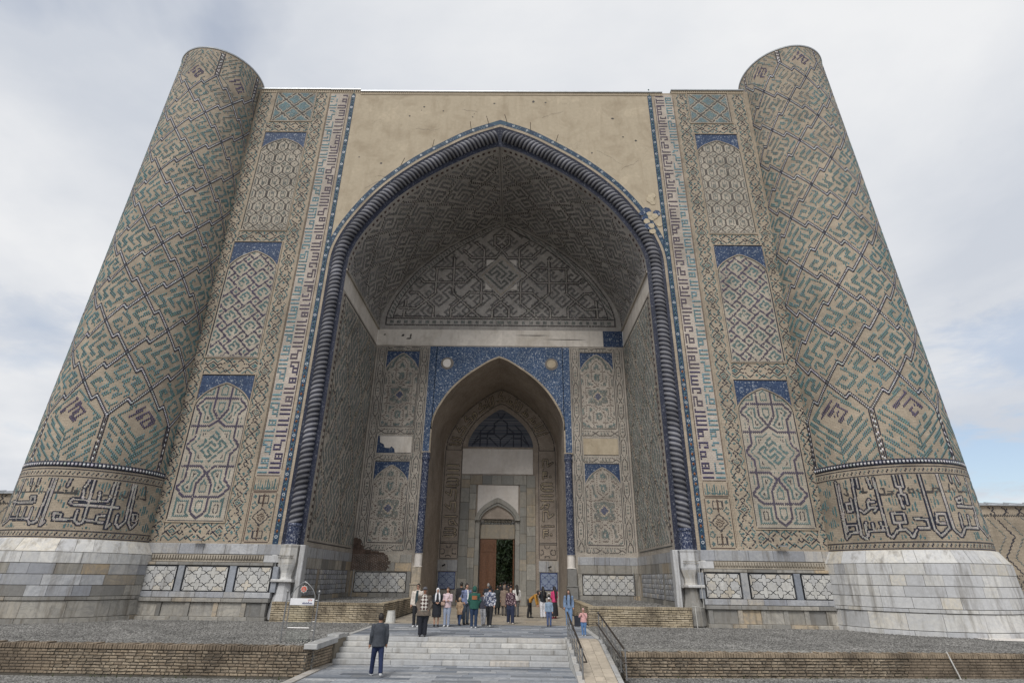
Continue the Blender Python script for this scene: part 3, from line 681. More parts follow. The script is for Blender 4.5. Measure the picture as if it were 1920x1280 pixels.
def pier(s):
    T = Tiles()
    for x0, x1, z0, z1, zs, za, kind in PANELS:
        cx, hw = (x0+x1)/2, (x1-x0)/2; f = pattern(kind, hw-.04, z1-z0)
        b = MB()
        zt = z1
        if zs:
            pl = [(cx-hw, z0), (cx+hw, z0)]+[(x, z) for x, z in arch_pts(hw, zs, za, cx)][::-1]
            b.prism([(s*x, z) for x, z in pl], -.006, .01)
        else: b.bbox(*sorted((s*x0, s*x1)), -.006, .01, z0, z1, .002)
        b.build('tile_panel', M['brick_panel'], gate)
        def g(u, v):
            o = f(u-cx, v-z0)
            if zs: o[(v > zs) & (np.abs(u-cx) > hw*arch_half((v-zs)/(za-zs))-.08)] = 0
            return o
        T2 = Tiles(); T2.cells(x0+.06, x1-.06, z0+.05, (za or z1)-.05, .058, .085, g, True, (.74, .9)); T2.build('glazed_tiles', fac(s, -.006), gate)
        for x in (x0, x1): T.add([x], (z0+(zs or z1))/2, .05, (zs or z1)-z0, NAVY if kind < 2 else DGREY)
        T.add([cx], z0, x1-x0, .05, NAVY if kind < 2 else DGREY)
        if zs:
            A = arch_pts(hw, zs, za, cx); b = MB(); n = len(A); c = MB()
            for (xa, a), (xb, bb) in zip(A[:-1], A[1:]):
                b.face([(s*xa, -.012, a), (s*xb, -.012, bb), (s*xb, -.012, z1), (s*xa, -.012, z1)])
            b.build('blue_spandrel', M['mosaic'], gate)
            for (xa, a), (xb, bb) in zip(A[:-1], A[1:]):
                f1 = lambda x, z, k: (s*(cx+(x-cx)*k), -.03, zs+(z-zs)*k-.0)
                c.face([f1(xa, a, 1.0), f1(xb, bb, 1.0), f1(xb, bb, 1.05), f1(xa, a, 1.05)])
            c.build('arch_fillet', M['brick'], gate)
            c = MB()
            for (xa, a), (xb, bb) in zip(A[:-1], A[1:]):
                f1 = lambda x, z, k: (s*(cx+(x-cx)*k), -.034, zs+(z-zs)*k)
                c.face([f1(xa, a, .975), f1(xb, bb, .975), f1(xb, bb, 1.0), f1(xa, a, 1.0)])
            c.build('arch_outline', M['navy_joint'], gate)
            T.add([cx], z1+.03, x1-x0+.12, .05, NAVY)
    for x0, x1, z0, z1, zs, za, kind in PANELS:      # raised brick frames round the panels
        for a, c_, e, f_ in ((x0-.1, x0-.03, z0-.1, z1+.1), (x1+.03, x1+.1, z0-.1, z1+.1), (x0-.03, x1+.03, z0-.1, z0-.03), (x0-.03, x1+.03, z1+.06, z1+.12)):
            fb = MB(); fb.bbox(*sorted((s*a, s*c_)), -.055, .01, e, f_, .01); fb.build('panel_frame', M['brick'], gate)
    for x in (13.46, 18.93):
        fb = MB(); fb.bbox(*sorted((s*(x-.035), s*(x+.035))), -.06, .01, 3.65, 36.85, .01); fb.build('panel_frame', M['brick'], gate)
    # borders
    zr = [(3.72, 4.72), (13.38, 14.42), (23.0, 23.85), (32.9, 33.85)]
    g = lambda c, hw: (lambda u, v: chain(v, (u-c)/hw))
    T.cells(13.6, 14.52, 3.7, 36.9, .05, .07, g(14.06, .46), True, (.9, .95)); T.cells(17.94, 18.86, 3.7, 36.9, .05, .07, g(18.4, .46), True, (.9, .95))
    for z0, z1 in zr:
        T.cells(14.6, 17.9, z0, z1, .052, .08, (lambda c, hw: (lambda u, v: chain(u-14.6+.4, (v-c)/hw)))((z0+z1)/2, (z1-z0)/2), True, (.9, .95))
    for x in (13.5, 18.93): T.add([x], 20.3, .03, 33., BROWN)
    T.build('glazed_tiles', fac(s, 0), gate)
both(pier)
# putlog holes and hairline cracks in the plaster
g_ = random.Random(12)
for k in range(26):
    x, z = g_.uniform(-10.6, 10.6), g_.uniform(27, 36.2)
    if z < np.interp(abs(x), off_path(1.8)[::-1, 0], off_path(1.8)[::-1, 1])+.4: continue
    r = g_.uniform(.05, .12); m = MB(); m.prism([(x+r*math.cos(q*.9)*g_.uniform(.6, 1.2), z+r*math.sin(q*.9)*g_.uniform(.6, 1.2)) for q in range(7)], -.006, .0); m.build('putlog_hole', simple_c('dark_hole', (.05, .045, .04)), gate)
for x, z, n, a in ((-9.6, 27.6, 7, .35), (-9.0, 28.6, 5, .2), (-6.4, 33.2, 9, -.1), (3.2, 34.4, 8, .25), (7.2, 31.2, 9, -.4), (8.9, 29.4, 6, .5), (-3, 35.2, 6, -.2)):
    m = MB(); p = [(x, z)]
    for k in range(n): p.append((p[-1][0]+g_.uniform(.1, .3), p[-1][1]+a*.3+g_.uniform(-.12, .12)))
    for (xa, za_), (xb, zb_) in zip(p[:-1], p[1:]): w_ = g_.uniform(.006, .016); m.face([(xa, -.005, za_-w_), (xb, -.005, zb_-w_), (xb, -.005, zb_+w_), (xa, -.005, za_+w_)])
    m.build('plaster_crack', simple_c('crack_shadow', (.10, .08, .06)), gate)
# loss in the plaster at the right: bare stones and a few surviving blue stars; iron spikes along the arch
b = MB(); c = MB()
for k in range(16):
    x, z = 10.55+rnd.uniform(-.75, .95), 25.6+rnd.uniform(-1.6, 1.5)
    if x < 9.7+.5*(27.2-z)*.4: x += .5
    n = 7; r = rnd.uniform(.2, .32); pl = [(x+r*math.cos(q*2*math.pi/n)*rnd.uniform(.85, 1.1), z+r*math.sin(q*2*math.pi/n)*rnd.uniform(.8, 1.05)) for q in range(n)]
    (b if k % 3 else c).prism(pl, -.03-.03*rnd.random(), .01)
b.build('bare_stones', simple_c('bare_stone', (.45, .38, .27)), gate, kind='stuff'); c.build('blue_star_tiles', M['mosaic'], gate, kind='stuff')
for s, q in ((1, .5), (1, 2.3), (1, 4.2), (-1, 2.2), (-1, 5.), (-1, 7.2), (-1, .9)):
    A = off_path(WALLX+.5); z = np.interp(-q, -A[::1, 0][::1], A[:, 1]); b = MB()
    b.tube([(s*q, 0, z), (s*q-.2+.08*q, -.6, z+.1)], .02, 5); b.build('iron_spike', M['iron'], gate)
# ---- inside the great iwan
def iwan_side(s):
    f = lambda u, v: np.stack([np.full(u.shape, s*HX), u, v], -1)
    grid('side_wall', [Y1, D1], [0, ZS-1.46], f, M['brick_in'], gate)
    X = s*(HX+.06); grid('plaster_band', [Y1, D1], [ZS-1.46, ZS-.02], lambda u, v: np.stack([np.full(u.shape, X), u, v], -1), M['white_plaster'], gate)
    b = MB(); x0, x1 = sorted((s*(HX-.06), s*(HX+.1))); b.box(x0, x1, Y1, D1, ZS-.06, ZS+.06); b.build('springing_ledge', M['brick_in'], gate)
    T = Tiles(); mp = lambda u, v, h: np.stack([s*(HX-h)+0*u, u, v+0*u], -1)
    fn = lambda u, v: lattice((u-1.)/3.4+.1, (v-4)/5.0, 13, .05, .006, .021, CREAM, DGREY, MUTE)
    T.cells(Y1+.75, D1-.35, 4.0, ZS-1.85, .07, .12, fn, True, (.7, .9))
    for y in (Y1+.6, D1-.2): T.add([y], (3.6+ZS-1.5)/2, .06, ZS-1.5-3.6-.3, DGREY)
    for z in (3.85, ZS-1.65): T.add([(Y1+D1)/2], z, D1-Y1-.7, .07, DGREY)
    T.cells(Y1+.3, Y1+.5, 3.8, ZS-1.6, .1, .2, lambda u, v: np.where(np.floor(v/.2) % 2 == 0, BROWN, 0), False)
    T.build('glazed_tiles', mp, gate, .02)
both(iwan_side)
VP = np.array([(HX*x, ZS+(ZA-ZS)*z) for x, z in PROF]); VD = np.r_[0, np.cumsum(np.hypot(*np.diff(VP, axis=0).T))]
def vault(s):
    def mp(u, v, h=0.):
        x = np.interp(v, VD, VP[:, 0]); z = np.interp(v, VD, VP[:, 1]); x2 = np.interp(v+.05, VD, VP[:, 0]); z2 = np.interp(v+.05, VD, VP[:, 1])
        x1 = np.interp(v-.05, VD, VP[:, 0]); z1 = np.interp(v-.05, VD, VP[:, 1]); tx, tz = x2-x1, z2-z1; l = np.hypot(tx, tz)+1e-9
        return np.stack([s*(x-tz/l*h), u+0*x, z+tx/l*h], -1)
    grid('vault', [Y1, 3., 6., D1], list(VD), lambda u, v: mp(u, v), M['brick_vault'], gate, True)
    T = Tiles()
    fn = lambda u, v: lattice((u-2.)/3.9, (v-.4)/3.9+.0, 13, .07, .010, .030, PALE, DGREY, VG2)
    T.cells(Y1+.7, D1-.15, .25, VD[-1]-.12, .07, .09, fn)
    T.cells(Y1+.25, Y1+.45, .1, VD[-1], .1, .22, lambda u, v: np.where(np.floor(v/.22) % 2 == 0, BROWN, 0), False)
    T.build('glazed_tiles', mp, gate, .022)
    b = MB(); b.tube([tuple(mp(np.array([y]), np.array([VD[-1]-.02]), .03)[0]) for y in (Y1, D1)], .05, 6); b.build('crown_rib', M['brick_vault'], gate)
both(vault)
IW, IZS, IZA, D2 = 5.1, 12.55, 18.55, 17.9       # inner arch
IP = [(IW*x, IZS+(IZA-IZS)*z) for x, z in PROF]
def back_wall(s):
    b = MB(); z1 = ZS-1.46
    b.face([(s*IW, D1, 0), (s*HX, D1, 0), (s*HX, D1, IZS), (s*IW, D1, IZS)]); b.face([(s*IW, D1, IZS), (s*HX, D1, IZS), (s*HX, D1, z1), (s*IW, D1, z1)])
    b.build('back_wall', M['brick_in'], gate)
    c = MB()
    for (xa, a), (xb, bb) in zip(IP[:-1], IP[1:]): c.face([(s*xb, D1, bb), (s*xa, D1, a), (s*xa, D1, z1), (s*xb, D1, z1)])
    c.build('back_wall', M['brick_in'], gate)
    # blue spandrel field above the inner arch
    c = MB(); A = [(5.12, 10.8), (5.12, IZS)]+[(x*1.012, z+.05) for x, z in IP]
    for (xa, a), (xb, bb) in zip(A[1:-1], A[2:]):
        c.face([(s*xb, D1-.03, bb), (s*xa, D1-.03, a), (s*xa, D1-.03, 19.5), (s*xb, D1-.03, 19.5)])
    c.face([(s*5.12, D1-.03, 10.8), (s*5.7, D1-.03, 10.8), (s*5.7, D1-.03, 19.5), (s*5.16, D1-.03, 19.5)])
    c.build('blue_spandrel', M['mosaic_in'], gate)
    c = MB(); B = [(5.1, 10.8)]+IP
    for (xa, a), (xb, bb) in zip(B[:-1], B[1:]):
        k = .022; c.face([(s*xa, D1-.05, a), (s*xb, D1-.05, bb), (s*xb*(1+k), D1-.05, bb+.14), (s*xa*(1+k), D1-.05, a+(0 if a < 11 else .14*min(1, (a-10.8)/5)))])
        c.face([(s*xa, D1+.06, a), (s*xb, D1+.06, bb), (s*xb, D1-.05, bb), (s*xa, D1-.05, a)])
    c.build('arch_fillet', M['brick'], gate)
    # white disc in the spandrel
    c = MB(); n = 20; r = .36
    c.prism([(s*4.23+(r+.16)*math.cos(q*2*math.pi/n), 18.02+(r+.16)*math.sin(q*2*math.pi/n)) for q in range(n)], D1-.05, D1-.02); c.build('disc_rim', simple_c('grey_ring', (.17, .15, .13)), gate)
    c = MB(); c.prism([(s*4.23+r*(.82 if s < 0 and math.cos(q*2*math.pi/n) > .8 else 1)*math.cos(q*2*math.pi/n), 18.02+r*math.sin(q*2*math.pi/n)) for q in range(n)], D1-.09, D1-.04)
    c.build('plaster_disc', M['white_paint'] if s < 0 else M['plaster'], gate)
    # engaged column
    c = MB(); c.lathe([(.30, 3.62), (.28, 3.7), (.27, 10.1), (.31, 10.2), (.33, 10.35), (.29, 10.45), (.30, 10.72)], 16, s*5.38, D1-.05); c.build('column_shaft', M['column'], gate, True)
    c = MB(); c.lathe([(.33, 2.75), (.27, 2.8), (.27, 3.55), (.31, 3.62)], 16, s*5.38, D1-.08); c.build('column_base', M['white_paint'], gate, True)
    c = MB(); c.bbox(*sorted((s*5.08, s*5.72)), D1-.36, D1, 1.62, 2.75, .02); c.bbox(*sorted((s*5.02, s*5.78)), D1-.42, D1, .8, 1.6, .03); c.bbox(*sorted((s*5.0, s*5.8)), D1-.46, D1, 1.58, 1.66, .01); c.build('column_pedestal', M['marble_old'], gate)
    c = MB(); c.bbox(*sorted((s*5.06, s*5.76)), D1-.12, D1, 10.72, 10.84, .02); c.build('column_cap', M['brick'], gate)
    # side panels of the back wall
    T = Tiles()
    for (x0, x1, z0, zt, zs, za) in ((6.55, 9.2, 12.75, 19.03, 17.2, 18.85), (6.6, 9.2, 4.3, 10.02, 8.3, 9.75)):
        cx, hw = (x0+x1)/2, (x1-x0)/2; A = arch_pts(hw, zs, za, cx); c = MB()
        for (xa, a), (xb, bb) in zip(A[:-1], A[1:]): c.face([(s*xa, D1-.02, a), (s*xb, D1-.02, bb), (s*xb, D1-.02, zt), (s*xa, D1-.02, zt)])
        c.build('blue_spandrel', M['mosaic'], gate)
        mz = (z0+zs)/2+.35
        def f(u, v, cx=cx, hw=hw, z0=z0, zs=zs, za=za, mz=mz):
            x = np.abs(u-cx); y = np.abs(v-mz); o = np.zeros(u.shape, int)
            L = [[(0, .95), (.45, 1.35), (.45, 2.6), (0, 3.1)], [(0, .95), (.35, .72), (1.3, .72)], [(.95, 0.), (.95, 1.5), (1.3, 1.9)], [(0, 2.1), (.8, 2.1), (1.25, 1.7)], [(.75, 0), (1.3, .5)]]
            d = seg_dist(x, y, L); o[(d > .17) & ((np.floor(u/.11)+np.floor(v/.3)) % 3 != 0)] = MUTE; o[(d > .27) & (d < .36)] = TURQ
            o[(d < .045) & ((np.floor(v/.07)+np.floor(u/.07)) % 2 == 0)] = BROWN
            k = x+y; o[k < .46] = 0; o[k < .32] = BLUE; o[(k > .36) & (k < .44)] = CREAM; o[(np.maximum(x, y) < .72) & (k > .55) & (d > .1) & (np.floor(v/.1) % 2 == 0)] = MUTE
            o[(v > zs) & (x > hw*arch_half((v-zs)/(za-zs))-.06)] = 0; return o
        T.cells(x0+.05, x1-.05, z0+.05, za-.05, .06, .075, f, True, (.72, .85))
        for x in (x0, x1): T.add([x], (z0+zs)/2, .05, zs-z0, DGREY)
        T.add([cx], z0, x1-x0, .05, DGREY); T.add([cx], zt+.04, x1-x0+.1, .05, DGREY)
        c = MB()
        for (xa, a), (xb, bb) in zip(A[:-1], A[1:]):
            g = lambda x, z, k: (s*(cx+(x-cx)*k), D1-.04, zs+(z-zs)*k); c.face([g(xa, a, .99), g(xb, bb, .99), g(xb, bb, 1.04), g(xa, a, 1.04)])
        c.build('arch_fillet', M['brick_in'], gate)
    def hexchain(t, w):
        y = np.mod(t, 1.5)/1.5; x = np.abs(w); o = np.zeros(t.shape, int); z = np.abs(y-.5)
        e = np.where(z < .3, .62, np.where(z < .5, .62*(1-(z-.3)/.2), 0.)); o[np.abs(x-e) < .12] = DGREY
        o[(x < .3) & (z < .2) & (np.floor(t/.12) % 2 == 0)] = MUTE; o[(x > .75) & (z > .38)] = MUTE; return np.where(x < 1, o, 0)
    for c_, hw in ((9.63, .28), (6.14, .28)): T.cells(c_-hw, c_+hw, 3.8, 19.45, .062, .08, lambda u, v, c_=c_, hw=hw: hexchain(v, (u-c_)/hw))
    for z0, z1 in ((3.7, 4.2), (10.1, 10.6), (12.1, 12.65), (19.08, 19.5)): T.cells(6.5, 9.3, z0, z1, .062, .08, lambda u, v, z0=z0, z1=z1: hexchain(u, (v-(z0+z1)/2)/((z1-z0)/2)))
    for x in (9.97, 9.33, 6.46, 5.83): T.add([x], 11.6, .035, 15.8, DGREY)
    T.build('glazed_tiles', fac(s, D1), gate, .015)
    c = MB(); x0, x1 = sorted((s*6.57, s*9.2)); pl = [(x0, 10.72), (x1, 10.72), (x1, 11.98), (x0, 11.98)]
    if s < 0: pl = [(x0+1.4, 10.72), (x1, 10.72), (x1, 11.98), (x0+.15, 11.98), (x0+.2, 11.5), (x0+.5, 11.35), (x0+.6, 11.1), (x0+1.0, 11.05), (x0+1.1, 11.2), (x0+1.35, 11.0)]
    c.prism(pl, D1-.05, D1); c.build('plaster_patch', M['white_plaster'] if s < 0 else M['plaster'], gate)
    c = MB(); c.bbox(x0, x1, D1-.02, D1, 10.7, 12.0, .003); c.build('inscription_remnant', M['mosaic'], gate)
both(back_wall)
# stains and plaster band over the back wall, tympanum above it
b = MB(); b.bbox(-HX-.05, 8.55, D1-.03, D1+.1, ZS-1.46, ZS-.02, .01); b.build('plaster_band', M['white_plaster'], gate)
b = MB(); b.bbox(8.3, HX+.05, D1-.015, D1+.1, ZS-1.46, ZS-.02, .01); b.build('inscription_remnant', M['mosaic'], gate)
for x, z, w, h in ((-8.2, 20.4, .25, .2), (-7.8, 20.15, .5, .12), (-7.5, 20.3, .15, .35), (-9.7, 20.5, .2, .1), (1.2, 20.55, 3., .05), (3.6, 20.2, 3.6, .045)):
    b = MB(); b.prism([(x, z), (x+w*.6, z-.03), (x+w, z+h*.4), (x+w*.8, z+h), (x+w*.2, z+h*.8)], D1-.034, D1-.02); b.build('broken_plaster', simple_c('dark_hole', (.05, .045, .04)), gate)
b = MB(); VA = arch_pts(HX, ZS, ZA)
for (xa, a), (xb, bb) in zip(VA[:-1], VA[1:]): b.face([(xa, D1, ZS-.1), (xb, D1, ZS-.1), (xb, D1, bb), (xa, D1, a)])
b.build('tympanum', M['brick_vault'], gate)
def tympanum():
    H = [[(0, 30.4), (.66, 30.4), (.66, 29.52), (-.0, 28.9), (-.75, 28.2)], [(2.33, 29.67), (1.57, 28.93), (1.57, 27.14), (3.16, 25.59), (6.7, 25.56), (7.0, 25.88)],
         [(.55, 28.09), (2.65, 28.08), (3.36, 28.81)], [(4.19, 28.06), (4.13, 24.52), (1.81, 22.25)], [(5.76, 26.99), (3.09, 27.07), (1.7, 25.61), (1.68, 23.59), (3.05, 22.24)],
         [(5.66, 26.93), (5.66, 24.5), (7.2, 23.02), (8.54, 23.06)], [(7.79, 24.53), (7.18, 24.54), (5.73, 23.14), (5.7, 22.16)], [(0, 23.7), (.7, 23.04), (.7, 22.2)],
         [(4.24, 22.23), (4.2, 23.05), (2.69, 24.58), (.64, 24.55), (-.79, 23.05), (-.82, 22.23)], [(8.14, 23.79), (8.18, 22.19)], [(0, 28.9), (.55, 28.09)], [(9.2, 22.15), (0, 22.15)]]
    def f(u, v):
        x = np.abs(u); o = np.zeros(u.shape, int); d = seg_dist(x, v, H); di = x/1.75+np.abs(v-26.25)/1.95
        k = np.floor((u+v)/.27), np.floor((v-u)/.27); i, j = (k[0] % 13).astype(int), (k[1] % 13).astype(int)
        o[MAZE[0][i, j] & (d > .14)] = VG2
        ins = di < 1; o[ins] = np.where(MAZE[1][i, j][ins], MUTE, 0); o[(di >= 1) & (di < 1.12)] = 0; o[(di >= .95) & (di < 1.0)] = CREAM
        o[d < .15] = DGREY; o[d < .06] = PALE
        z = (v-21.4)/(31.85-21.4); e = 9.75*arch_half(np.clip(z, 0, 1))-x; t = e*np.where(v > 27, .55, .85)
        bd = (t < .62); r = np.zeros(u.shape, int); r[(np.abs(t-.1) < .05) | (np.abs(t-.58) < .05)] = DGREY; r[(np.abs(t-.34) < .13) & (np.floor((u*1.3+v)/.24) % 2 == 0)] = MUTE
        o = np.where(bd, r, o); lo = v < 22.1; r = np.zeros(u.shape, int); r[(np.abs(v-21.45) < .06) | (np.abs(v-22.05) < .06)] = DGREY; r[(np.abs(v-21.75) < .14) & (np.floor(x/.3) % 2 == 0)] = MUTE
        o = np.where(lo & (e > .2), r, o); o[e < .03] = 0; return o
    T = Tiles(); T.cells(-9.75, 9.75, 21.38, 31.75, .065, .08, f); T.build('glazed_tiles', fac(1, D1), gate, .02)
    for sx in (-1, 1):
        for pl in ([(sx*.62, 27.85), (sx*1.32, 27.85), (sx*1.32, 27.2)], [(sx*.75, 24.85), (sx*1.36, 24.85), (sx*1.36, 25.5)]):
            b = MB(); b.prism(pl, D1-.04, D1); b.build('plaster_triangle', M['white_paint'], gate)
tympanum()
# ---- inner arch and the door wall
def inner(s):
    grid('inner_side_wall', [D1, D2], [0, IZS], lambda u, v: np.stack([np.full(u.shape, s*IW), u, v], -1), M['brick_red'], gate)
    P = np.array(IP); dd = np.r_[0, np.cumsum(np.hypot(*np.diff(P, axis=0).T))]
    def mp(u, v): return np.stack([s*np.interp(v, dd, P[:, 0]), u+0*v, np.interp(v, dd, P[:, 1])], -1)
    grid('inner_vault', [D1, D2], list(dd), mp, M['brick_red'], gate, True)
both(inner)
DX = -.12
T = Tiles()
b = MB()
IA = arch_pts(IW, IZS, IZA)
for (xa, a), (xb, bb) in zip(IA[:-1], IA[1:]): b.face([(xa, D2, 6.75), (xb, D2, 6.75), (xb, D2, bb), (xa, D2, a)])
for x0, x1 in ((-IW, DX-1.5), (DX+1.5, IW)): b.face([(x0, D2, 0), (x1, D2, 0), (x1, D2, 6.75), (x0, D2, 6.75)])
b.build('door_wall', M['brick_red'], gate)
# inscription band round the door: pale strokes with dark edges
def outline(lines, f, u0, u1, v0, v1, cw=.05, rh=.06, t1=.05, t2=.1, core=CREAM, edge=DGREY):
    def fn(u, v):
        d = seg_dist(u, v, lines); o = np.zeros(u.shape, int); o[d < t2] = edge; o[d < t1] = core; return o
    T.cells(u0, u1, v0, v1, cw, rh, fn, False, (.95, .95))
def letters(seed, length):
    """strokes of angular script along a band: x from 0 to length, y from 0 (base) to 1"""
    g = random.Random(seed); L = []; x = .15
    while x < length-1.0:
        k = g.randrange(5)
        if k == 0: L.append([(x, .05), (x, 1.)]); x += .42
        elif k == 1: L += [[(x, 1.), (x, .18), (x+.16, .02), (x+.32, .18), (x+.32, .95)], [(x+.32, .18), (x+.48, .02), (x+.62, .18), (x+.62, .9)]]; x += .98
        elif k == 2: L.append([(x, .3), (x+.02, .55), (x+.3, .62), (x+.32, .25), (x+.05, .12), (x-.05, -.02)]); x += .62
        elif k == 3: L += [[(x, .2), (x+.8, .2), (x+.8, .55), (x+.25, .6), (x+.55, 1.0)]]; x += 1.08
        else: L += [[(x, .2), (x+.6, .2), (x+.6, .5)], [(x+.2, .2), (x+.2, .5)], [(x+.4, .2), (x+.4, .5)], [(x+.2, .8), (x+.24, .8)]]; x += .92
    return L
for s in (-1, 1):
    c0 = 3.48
    LL = [[(s*(c0+.18+1.0*y*1.05), 5.15+x) for x, y in l] for l in letters(5+s, 7.4)]
    u0, u1 = sorted((s*3.45, s*4.95)); outline(LL, None, u0, u1, 5.05, 12.6)
    for x in (3.46, 4.96): T.add([s*x], 8.1, .05, 9.2, DGREY)
    for z in (4.85, 4.72, 3.52, 12.7): T.add([s*4.21], z, 1.5, .05, DGREY)
    T.cells(*sorted((s*3.55, s*4.9)), 3.6, 4.65, .06, .07, lambda u, v: np.where(np.abs(np.sin((u-.2)*6.)*np.cos((v-4.1)*6.2)-.3) < .16, DGREY, 0))
# curved part of the inscription
AP = np.array(arch_pts(1., 0., 1.)); 
def arcline(x, y):
    """x along the arch 0..1, y across 0..1 -> wall coordinates"""
    d = np.r_[0, np.cumsum(np.hypot(np.diff(AP[:, 0])*4.2, np.diff(AP[:, 1])*5))]; t = x*d[-1]
    ax, az = np.interp(t, d, AP[:, 0]), np.interp(t, d, AP[:, 1]); k0, k1 = 3.5, 4.9; h0, h1 = 4.35, 5.75
    return (ax*(k0+(k1-k0)*y), 12.75+az*(h0+(h1-h0)*y))
LL = [[arcline(.02+.96*x/13., .12+.72*y) for x, y in l] for l in letters(21, 13.)]
outline(LL, None, -5., 5., 12.7, 18.4, .05, .06)
for yy in (0., 1.):
    A = [arcline(x, yy) for x in np.linspace(0, 1, 60)]
    T.cells(-5.05, 5.05, 12.7, 18.5, .05, .06, lambda u, v, A=A: np.where(seg_dist(u, v, [A]) < .035, DGREY, 0), False, (.95, .95))
T.build('glazed_tiles', fac(1, D2), gate, .02); T = Tiles()
# slate-blue tympanum with interlaced lines
b = MB(); A = [arcline(x, -.04) for x in np.linspace(0, 1, 40)]; b.prism([(-3.12+.0, 12.98), (2.95, 12.98)]+[(x*.86, 12.98+(z-12.75)*.83) for x, z in A[::-1]], D2-.04, D2)
b.build('inner_tympanum', M['mosaic_dim'], gate)
L = []
for sx in (-1, 1):
    L += [[(0, 13.7), (sx*.6, 14.2), (sx*.6, 15.2), (0, 15.6), (sx*.4, 16.2)], [(sx*.2, 13.0), (sx*1., 13.8), (sx*1.9, 13.8), (sx*2.4, 13.3)], [(sx*1.2, 13.), (sx*1.2, 14.3), (sx*.5, 14.9)], [(sx*1.9, 13.0), (sx*1.9, 14.4), (sx*1.3, 15.)], [(sx*2.6, 13.1), (sx*2.1, 14.0)], [(0, 13.0), (0, 13.7)], [(sx*.6, 14.2), (sx*2, 14.2)]]
T.cells(-2.9, 2.8, 13.02, 16.2, .06, .07, lambda u, v: np.where((seg_dist(u, v, L) < .06) & (np.abs(u+.08) < 2.95*.92*arch_half((v-12.98)/3.6)), NAVY, 0), False); T.build('glazed_tiles', fac(1, D2-.04), gate, .01)
b = MB(); b.bbox(-3.4, 2.95, D2-.06, D2, 10.55, 12.82, .02); b.build('white_panel', M['white_paint'], gate)
b = MB(); b.bbox(-3.4, 2.95, D2-.09, D2, 12.83, 12.96, .02); b.build('string_course', M['brick_red'], gate)
# white wall over the pointed door arch
b = MB(); DA = arch_pts(1.78, 6.6, 8.35, DX)
for (xa, a), (xb, bb) in zip(DA[:-1], DA[1:]): b.face([(xa, D2-.05, a), (xb, D2-.05, bb), (xb, D2-.05, 9.6), (xa, D2-.05, 9.6)])
b.build('white_panel', M['white_paint'], gate)
def block(name, mat, *a, parent=gate, b_=.015, **k):
    m = MB(); m.bbox(*a, b_); return m.build(name, mat, parent)
# stone frame of the doorway, block by block
def column_blocks(x0, x1, y, z0, z1, hs, mat, name='stone_block'):
    z = z0
    while z < z1-.05:
        h = min(rnd.uniform(*hs), z1-z); h = z1-z if z1-z-h < .35 else h
        block(name, mat, x0+.006, x1-.006, y-.02*rnd.random(), y+.3, z+.006, z+h-.006); z += h
for s in (-1, 1):
    o = DX
    for i, (a, c, d) in enumerate(((1.92, 2.5, .16), (2.5, 3.28, .1))):
        x0, x1 = sorted((o+s*a, o+s*c)); column_blocks(x0, x1, D2-d, 0, 9.62 if i == 0 else 10.45, (.7, 1.7), M['stone_door'])
    x0, x1 = sorted((o+s*1.52, o+s*1.92)); column_blocks(x0, x1, D2-.06, 0, 6.6, (1.0, 2.2), M['stone_door'], 'door_jamb_block')
x = DX-2.5
while x < DX+2.45:
    w = min(rnd.uniform(.55, 1.2), DX+2.5-x); block('lintel_block', M['stone_door'], x+.006, x+w-.006, D2-.14, D2+.2, 9.63, 10.45); x += w
# moulded pointed arch over the door
def arch_rib(hw0, hw1, zs, za0, za1, y0, y1, name, mat):
    b = MB(); A, B = arch_pts(hw0, zs, za0, DX), arch_pts(hw1, zs, za1, DX)
    for i in range(len(A)-1):
        f = lambda p, y: (p[0], y, p[1])
        b.face([f(A[i], y0), f(A[i+1], y0), f(B[i+1], y0), f(B[i], y0)]); b.face([f(A[i+1], y0), f(A[i], y0), f(A[i], y1), f(A[i+1], y1)]); b.face([f(B[i], y0), f(B[i+1], y0), f(B[i+1], y1), f(B[i], y1)])
    b.build(name, mat, gate)
arch_rib(1.62, 1.95, 6.6, 8.1, 8.5, D2-.3, D2+.1, 'door_arch_moulding', M['stone_door']); arch_rib(1.48, 1.64, 6.6, 7.85, 8.1, D2-.2, D2+.5, 'door_arch_moulding', M['stone_door'])
# niche over the leaves: stepped stalactite courses
b = MB(); NA = arch_pts(1.5, 6.6, 7.9, DX)
for (xa, a), (xb, bb) in zip(NA[:-1], NA[1:]): b.face([(xa, D2+.5, 5.15), (xb, D2+.5, 5.15), (xb, D2+.5, bb), (xa, D2+.5, a)])
b.build('niche_back', M['white_paint'], gate)
block('niche_lintel', M['stone_door'], DX-1.5, DX+1.5, D2+.3, D2+.6, 5.15, 6.3)
for k, (z, w) in enumerate(((6.3, 1.45), (6.52, 1.22), (6.74, .98), (6.96, .72), (7.18, .45))):
    m = MB(); m.bbox(DX-w, DX+w, D2+.42-.03*k, D2+.6, z, z+.2, .03)
    n = max(2, int(w*7)); 
    for i in range(n): x = DX-w+(i+.5)*2*w/n; m.lathe([(.02, z-.06), (w/n*.85, z+.04), (w/n*.85, z+.12)], 6, x, D2+.42-.03*k)
    m.build('stalactite_course', M['stone_door'], gate)
for s in (-1, 1):
    x0, x1 = sorted((DX+s*1.5, DX+s*1.56)); b = MB(); b.box(x0, x1, D2, 20.2, 0, 6.7); b.build('passage_wall', M['stone_door'], gate)
b = MB(); b.box(DX-1.5, DX+1.5, D2+.62, 20.2, 5.2, 5.4); b.build('passage_ceiling', M['stone_door'], gate)
